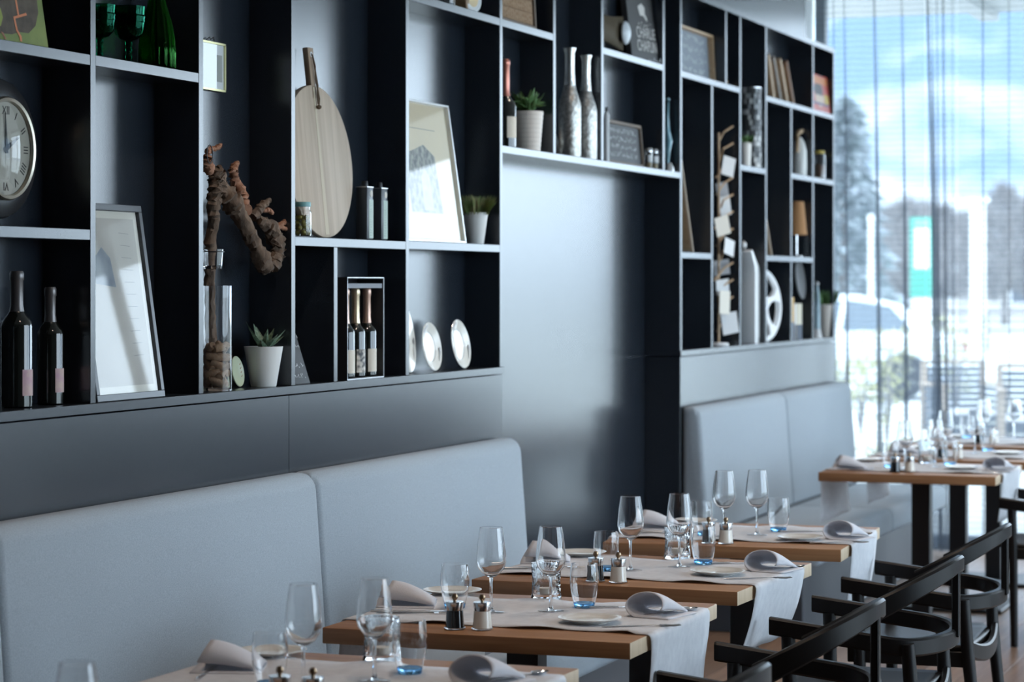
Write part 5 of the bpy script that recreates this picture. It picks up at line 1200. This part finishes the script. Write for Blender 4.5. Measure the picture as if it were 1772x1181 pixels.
# mosaic vase with small pot
vr = .050; t = thing('mosaic_vase', 'tall cylindrical vase clad in dark and silvery mosaic tiles', 'vase', (XV['V11'] - vr - .006, W + vr + .010, 2.2005)); hm = onY(1303, 154, W + .06).z - 2.2
obj('core', lathe([(0, 0), (vr - .003, 0), (vr - .003, hm), (vr - .008, hm), (vr - .008, .02), (0, .02)], 36), mat('dark_grout', (.03, .03, .032), .6), t)
TM = [mat('tile_dark', (.06, .065, .07), .2), mat('tile_grey', (.34, .37, .39), .2), mat('tile_pale', (.70, .72, .72), .2)]; tile_me = [box(-.0025, 0, -.0066, .0066, .0012, hm / 15 - .0012, .0006, 1) for _ in TM]
for q_, m_ in zip(tile_me, TM): q_.materials.append(m_)
for j in range(15):
    for i in range(19):
        a = 2 * math.pi * (i + .5 * (j % 2)) / 19; v_ = rg3.random(); c_ = 0 if v_ < .5 else (1 if v_ < .75 else 2)
        obj('tile', tile_me[c_], TM[c_], t, (vr * math.cos(a), vr * math.sin(a), j * hm / 15), (0, 0, a))
obj('rim', lathe([(vr - .008, hm), (vr + .001, hm), (vr + .001, hm + .004), (vr - .008, hm + .004)], 36, close=True), M_CHROME, t)
t = pot(1290, 2.2, .030, .026, .125, 'tiny plant in a cream pot before the mosaic panel', 'potted_sprout', M_WHITEGL, Y=W + .04); grass(t, .112, .026, 90, .055, 6, M_LEAF, .004)
# four slim wooden boards leaning together
for k, (ub, ut, m) in enumerate(((1342, 1332, M_TAN), (1354, 1341, mat('grey_wood', (.30, .26, .23), .7)), (1365, 1352, M_TAN), (1376, 1363, woodmat('red_wood', (.22, .11, .06), (.32, .18, .10), 'Z', .6)))):
    xb_, xt_ = onY(ub, 170, W + .03).x, onY(ut, 110, W + .03).x
    side_board('slim_board', ['slim tan board, leftmost of four leaning together', 'slim grey board, second of four leaning together', 'slim tan board, third of four leaning together', 'slim reddish board, rightmost of four leaning together'][k], xb_, xt_, 2.584, .235, m, W + .03, W + .12, .03)
# red picture book
xb = XV['V13'] - .012; xa = R_('V12') + .05
t = thing('red_book', 'bright red picture book in the top right corner compartment', 'book', ((xa + xb) / 2, W + .014, 2.585), 0, None, rot=(-R(6), 0, 0)); wd = xb - xa; h = .215
obj('cover', box(-wd / 2, wd / 2, 0, .012, 0, h, .001, 1), mat('red_cover', (.50, .055, .035), .45), t)
for nm, pts, m in (('cover_patch', [(-.45, .75), (.45, .75), (.45, .95), (-.45, .95)], mat('orange_print', (.62, .20, .05), .5)), ('cover_patch', [(-.30, .42), (.10, .42), (.16, .60), (.10, .75), (-.25, .75), (-.36, .58)], mat('dark_print', (.04, .03, .035), .5)), ('cover_patch', [(-.30, .22), (-.05, .12), (.18, .25), (.20, .45), (-.30, .45)], mat('skin_print', (.62, .45, .33), .5)), ('cover_patch', [(.22, .25), (.45, .25), (.45, .5), (.22, .5)], mat('yellow_print', (.6, .42, .06), .5)), ('cover_patch', [(-.45, .18), (.45, .18), (.45, .25), (-.45, .25)], mat('purple_print', (.14, .07, .14), .5))):
    poly(t, nm, [(a * wd, b_ * h) for a, b_ in pts], -.0006 - .0002 * rg3.random(), m)
# wooden-handled white bottle, jars, small lamp
t = thing('white_flask', 'white flask with a wooden bird-shaped handle', 'flask', (sx(1383, W + .05), W + .05, 2.2025)); obj('body', lathe([(0, 0), (.040, 0), (.042, .05), (.040, .14), (.028, .19), (.012, .215), (0, .216)], 28), M_WHITEGL, t)
obj('handle', tube([(-.045, 0, .13), (-.045, 0, .22), (-.02, 0, .245), (.04, 0, .25), (.085, 0, .262)], [.011, .012, .014, .013, .006], 10), M_TAN, t)
for u_, h, r_, lab, cm in ((1418, .165, .034, 'storage jar with yellow lid near the end of the shelves', mat('yellow_lid', (.62, .46, .08), .4)), (1429.5, .115, .027, 'small clear jar with steel lid at the end of the shelves', M_CHROME)):
    t = thing('storage_jar', lab, 'jar', (sx(u_, W + .05), W + .05, 2.2025), 0, 'storage jars at the shelf end'); obj('glass', lathe([(0, 0), (r_, .002), (r_, h * .85), (r_ * .8, h * .9), (r_ * .75, h * .9), (r_ - .003, h * .83), (r_ - .003, .006), (0, .005)], 24), M_GLASS, t)
    obj('contents', lathe([(0, .007), (r_ - .004, .007), (r_ - .004, h * .5), (0, h * .52)], 20), mat('brown_contents', (.20, .11, .07), .8), t); obj('lid', lathe([(0, h * .905), (r_ * .88, h * .905), (r_ * .88, h), (0, h)], 24), cm, t)
t = thing('table_lamp', 'small lamp with orange conical shade', 'lamp', (sx(1380, W + .06), W + .065, 1.7495)); obj('base', lathe([(0, 0), (.035, 0), (.033, .008), (.010, .014), (0, .015)], 24), M_CHROME, t); obj('pole', tube([(0, 0, .014), (0, 0, .15)], .005, 8), M_CHROME, t)
obj('shade', lathe([(.058, .125), (.040, .31), (.038, .31), (.056, .125)], 36, close=True), mat('orange_shade', (.48, .24, .10), .8), t)
side_board('serving_board', 'narrow beige board edge behind the fourth upright of the right unit', onY(1337, 440, W + .03).x, R_('V11') + .016, 1.749, .36, MATS['beige_board'], W + .03, W + .12)
# white lantern-like ornament
xo = onY(1303, 597, W + .05).x
t = thing('white_lantern', 'white metal lantern with small ball finial, low in the right unit', 'lantern', (xo - .055, W + .06, Z0 + .0005)); 
obj('body', prism([(.005, 0), (.085, 0), (.085, .02), (.095, .03), (.095, .355), (.08, .40), (-.055, .485), (-.075, .475), (.00, .40), (.008, .36)], -.035, .045, 'Y', .003), mat('white_enamel', (.80, .82, .83), .25, coat=.3), t); obj('finial', lathe([(0, -.022), (.013, -.012), (.014, .008), (0, .022)], 16), MATS['white_enamel'], t, (-.075, .005, .51)); obj('foot', box(.01, .07, -.045, .055, -.0004, .0), M_CHROME, t)
# film reel
t = thing('film_reel', 'white film reel with round cut-outs leaning low in the right unit', 'film reel', (R_('V11') + .192, W + .062, Z0 + .0015), 0, None, rot=(-R(3), 0, R(-17)))
def reel(Rr, th):
    bm = bmesh.new(); N = 60
    def ring(r, cx_, cz_, n): return [(cx_ + r * math.cos(2 * math.pi * k / n), cz_ + r * math.sin(2 * math.pi * k / n)) for k in range(n)]
    for (ro, ri) in ((Rr, Rr * .88), (Rr * .30, Rr * .10)):
        A_ = [[bm.verts.new((x, y, z)) for x, z in ring(r, 0, Rr, N)] for r, y in ((ro, 0), (ri, 0), (ri, th), (ro, th))]
        for i in range(4):
            for k in range(N): bm.faces.new((A_[i][k], A_[i][(k + 1) % N], A_[(i + 1) % 4][(k + 1) % N], A_[(i + 1) % 4][k]))
    for j in range(5):
        a = 2 * math.pi * j / 5 + .3; c = math.cos(a), math.sin(a); p = -c[1], c[0]; pts = []
        for (r, w_) in ((Rr * .26, .030), (Rr * .45, .014), (Rr * .65, .014), (Rr * .9, .042)): pts.append((r, w_))
        out = [(c[0] * r + p[0] * w_, Rr + c[1] * r + p[1] * w_) for r, w_ in pts] + [(c[0] * r - p[0] * w_, Rr + c[1] * r - p[1] * w_) for r, w_ in pts[::-1]]
        f = [bm.verts.new((x, -.0002, z)) for x, z in out]; b_ = [bm.verts.new((x, th + .0002, z)) for x, z in out]; n = len(out)
        bm.faces.new(f); bm.faces.new(b_[::-1])
        for k in range(n): bm.faces.new((f[k], f[(k + 1) % n], b_[(k + 1) % n], b_[k]))
    return frombm(bm)
obj('front_disc', reel(.196, .003), M_WHITE, t); obj('rear_disc', reel(.196, .003), M_WHITE, t, (0, .022, 0)); me = lathe([(0, 0), (.05, 0), (.05, .022), (0, .022)], 24); me.transform(Matrix.Translation((0, .022, .196)) @ Matrix.Rotation(R(90), 4, 'X')); obj('hub', me, M_CHROME, t)
# books and dark hat
xs_ = R_('Vr2') + .012
for k, (wd, h, m, lab) in enumerate(((.105, .235, mat('mustard_cover', (.50, .30, .08), .6), 'mustard and navy book, left of three under the black disc'), (.035, .20, M_PALE, 'thin white book, middle of three under the black disc'), (.125, .20, mat('cream_cover', (.55, .50, .38), .6), 'cream book, right of three under the black disc'))):
    t = thing('standing_book', lab, 'book', (xs_ + wd / 2, W + .06, Z0 + .001), 0, 'books at the shelf end'); xs_ += wd + .012
    obj('cover', box(-wd / 2, wd / 2, -.045, .06, 0, h, .002, 1), m, t); obj('pages', box(-wd / 2 + .003, wd / 2 - .003, -.042, .058, h - .003, h - .0), M_PAPER, t); obj('spine_band', box(-wd / 2 + .001, wd / 2 - .001, -.0456, -.045, 0, h * .42), mat('navy_band', (.03, .045, .075), .6), t)
q = onY(1389, 500, W + .02)
t = thing('black_disc', 'black round tray tilted above the standing books', 'tray', (q.x, W + .030, Z0 + .237), 0, None, rot=(-R(7), 0, 0)); me = lathe([(0, 0), (.10, 0), (.112, .006), (.112, .011), (.10, .006), (0, .005)], 40); me.transform(Matrix.Translation((0, 0, .10)) @ Matrix.Rotation(R(90), 4, 'X')); obj('tray', me, M_BLACK, t)
# end pot and figurine
t = pot(1428, Z0, .052, .036, .19, 'bushy green plant in a cream pot at the end of the base shelf', 'potted_bush', MATS['cream_pot'], Y=W + .054); grass(t, .175, .045, 260, .10, 8, M_LEAF, .004)
t = thing('blue_figurine', 'pale blue figurine standing left of the bushy plant', 'figurine', (sx(1414, W + .03), W + .03, Z0 + .0005)); obj('body', tube([(0, 0, 0), (.006, 0, .08), (-.01, 0, .16), (.01, 0, .22), (0, 0, .30)], [.022, .016, .02, .014, .006], 10), mat('pale_blue', (.34, .48, .55), .3), t); obj('skirt', lathe([(0, 0), (.03, 0), (.02, .05), (0, .055)], 16), M_PALE, t); obj('head', lathe([(0, -.012), (.011, -.004), (.011, .005), (0, .013)], 12), M_PALE, t, (0, 0, .31))
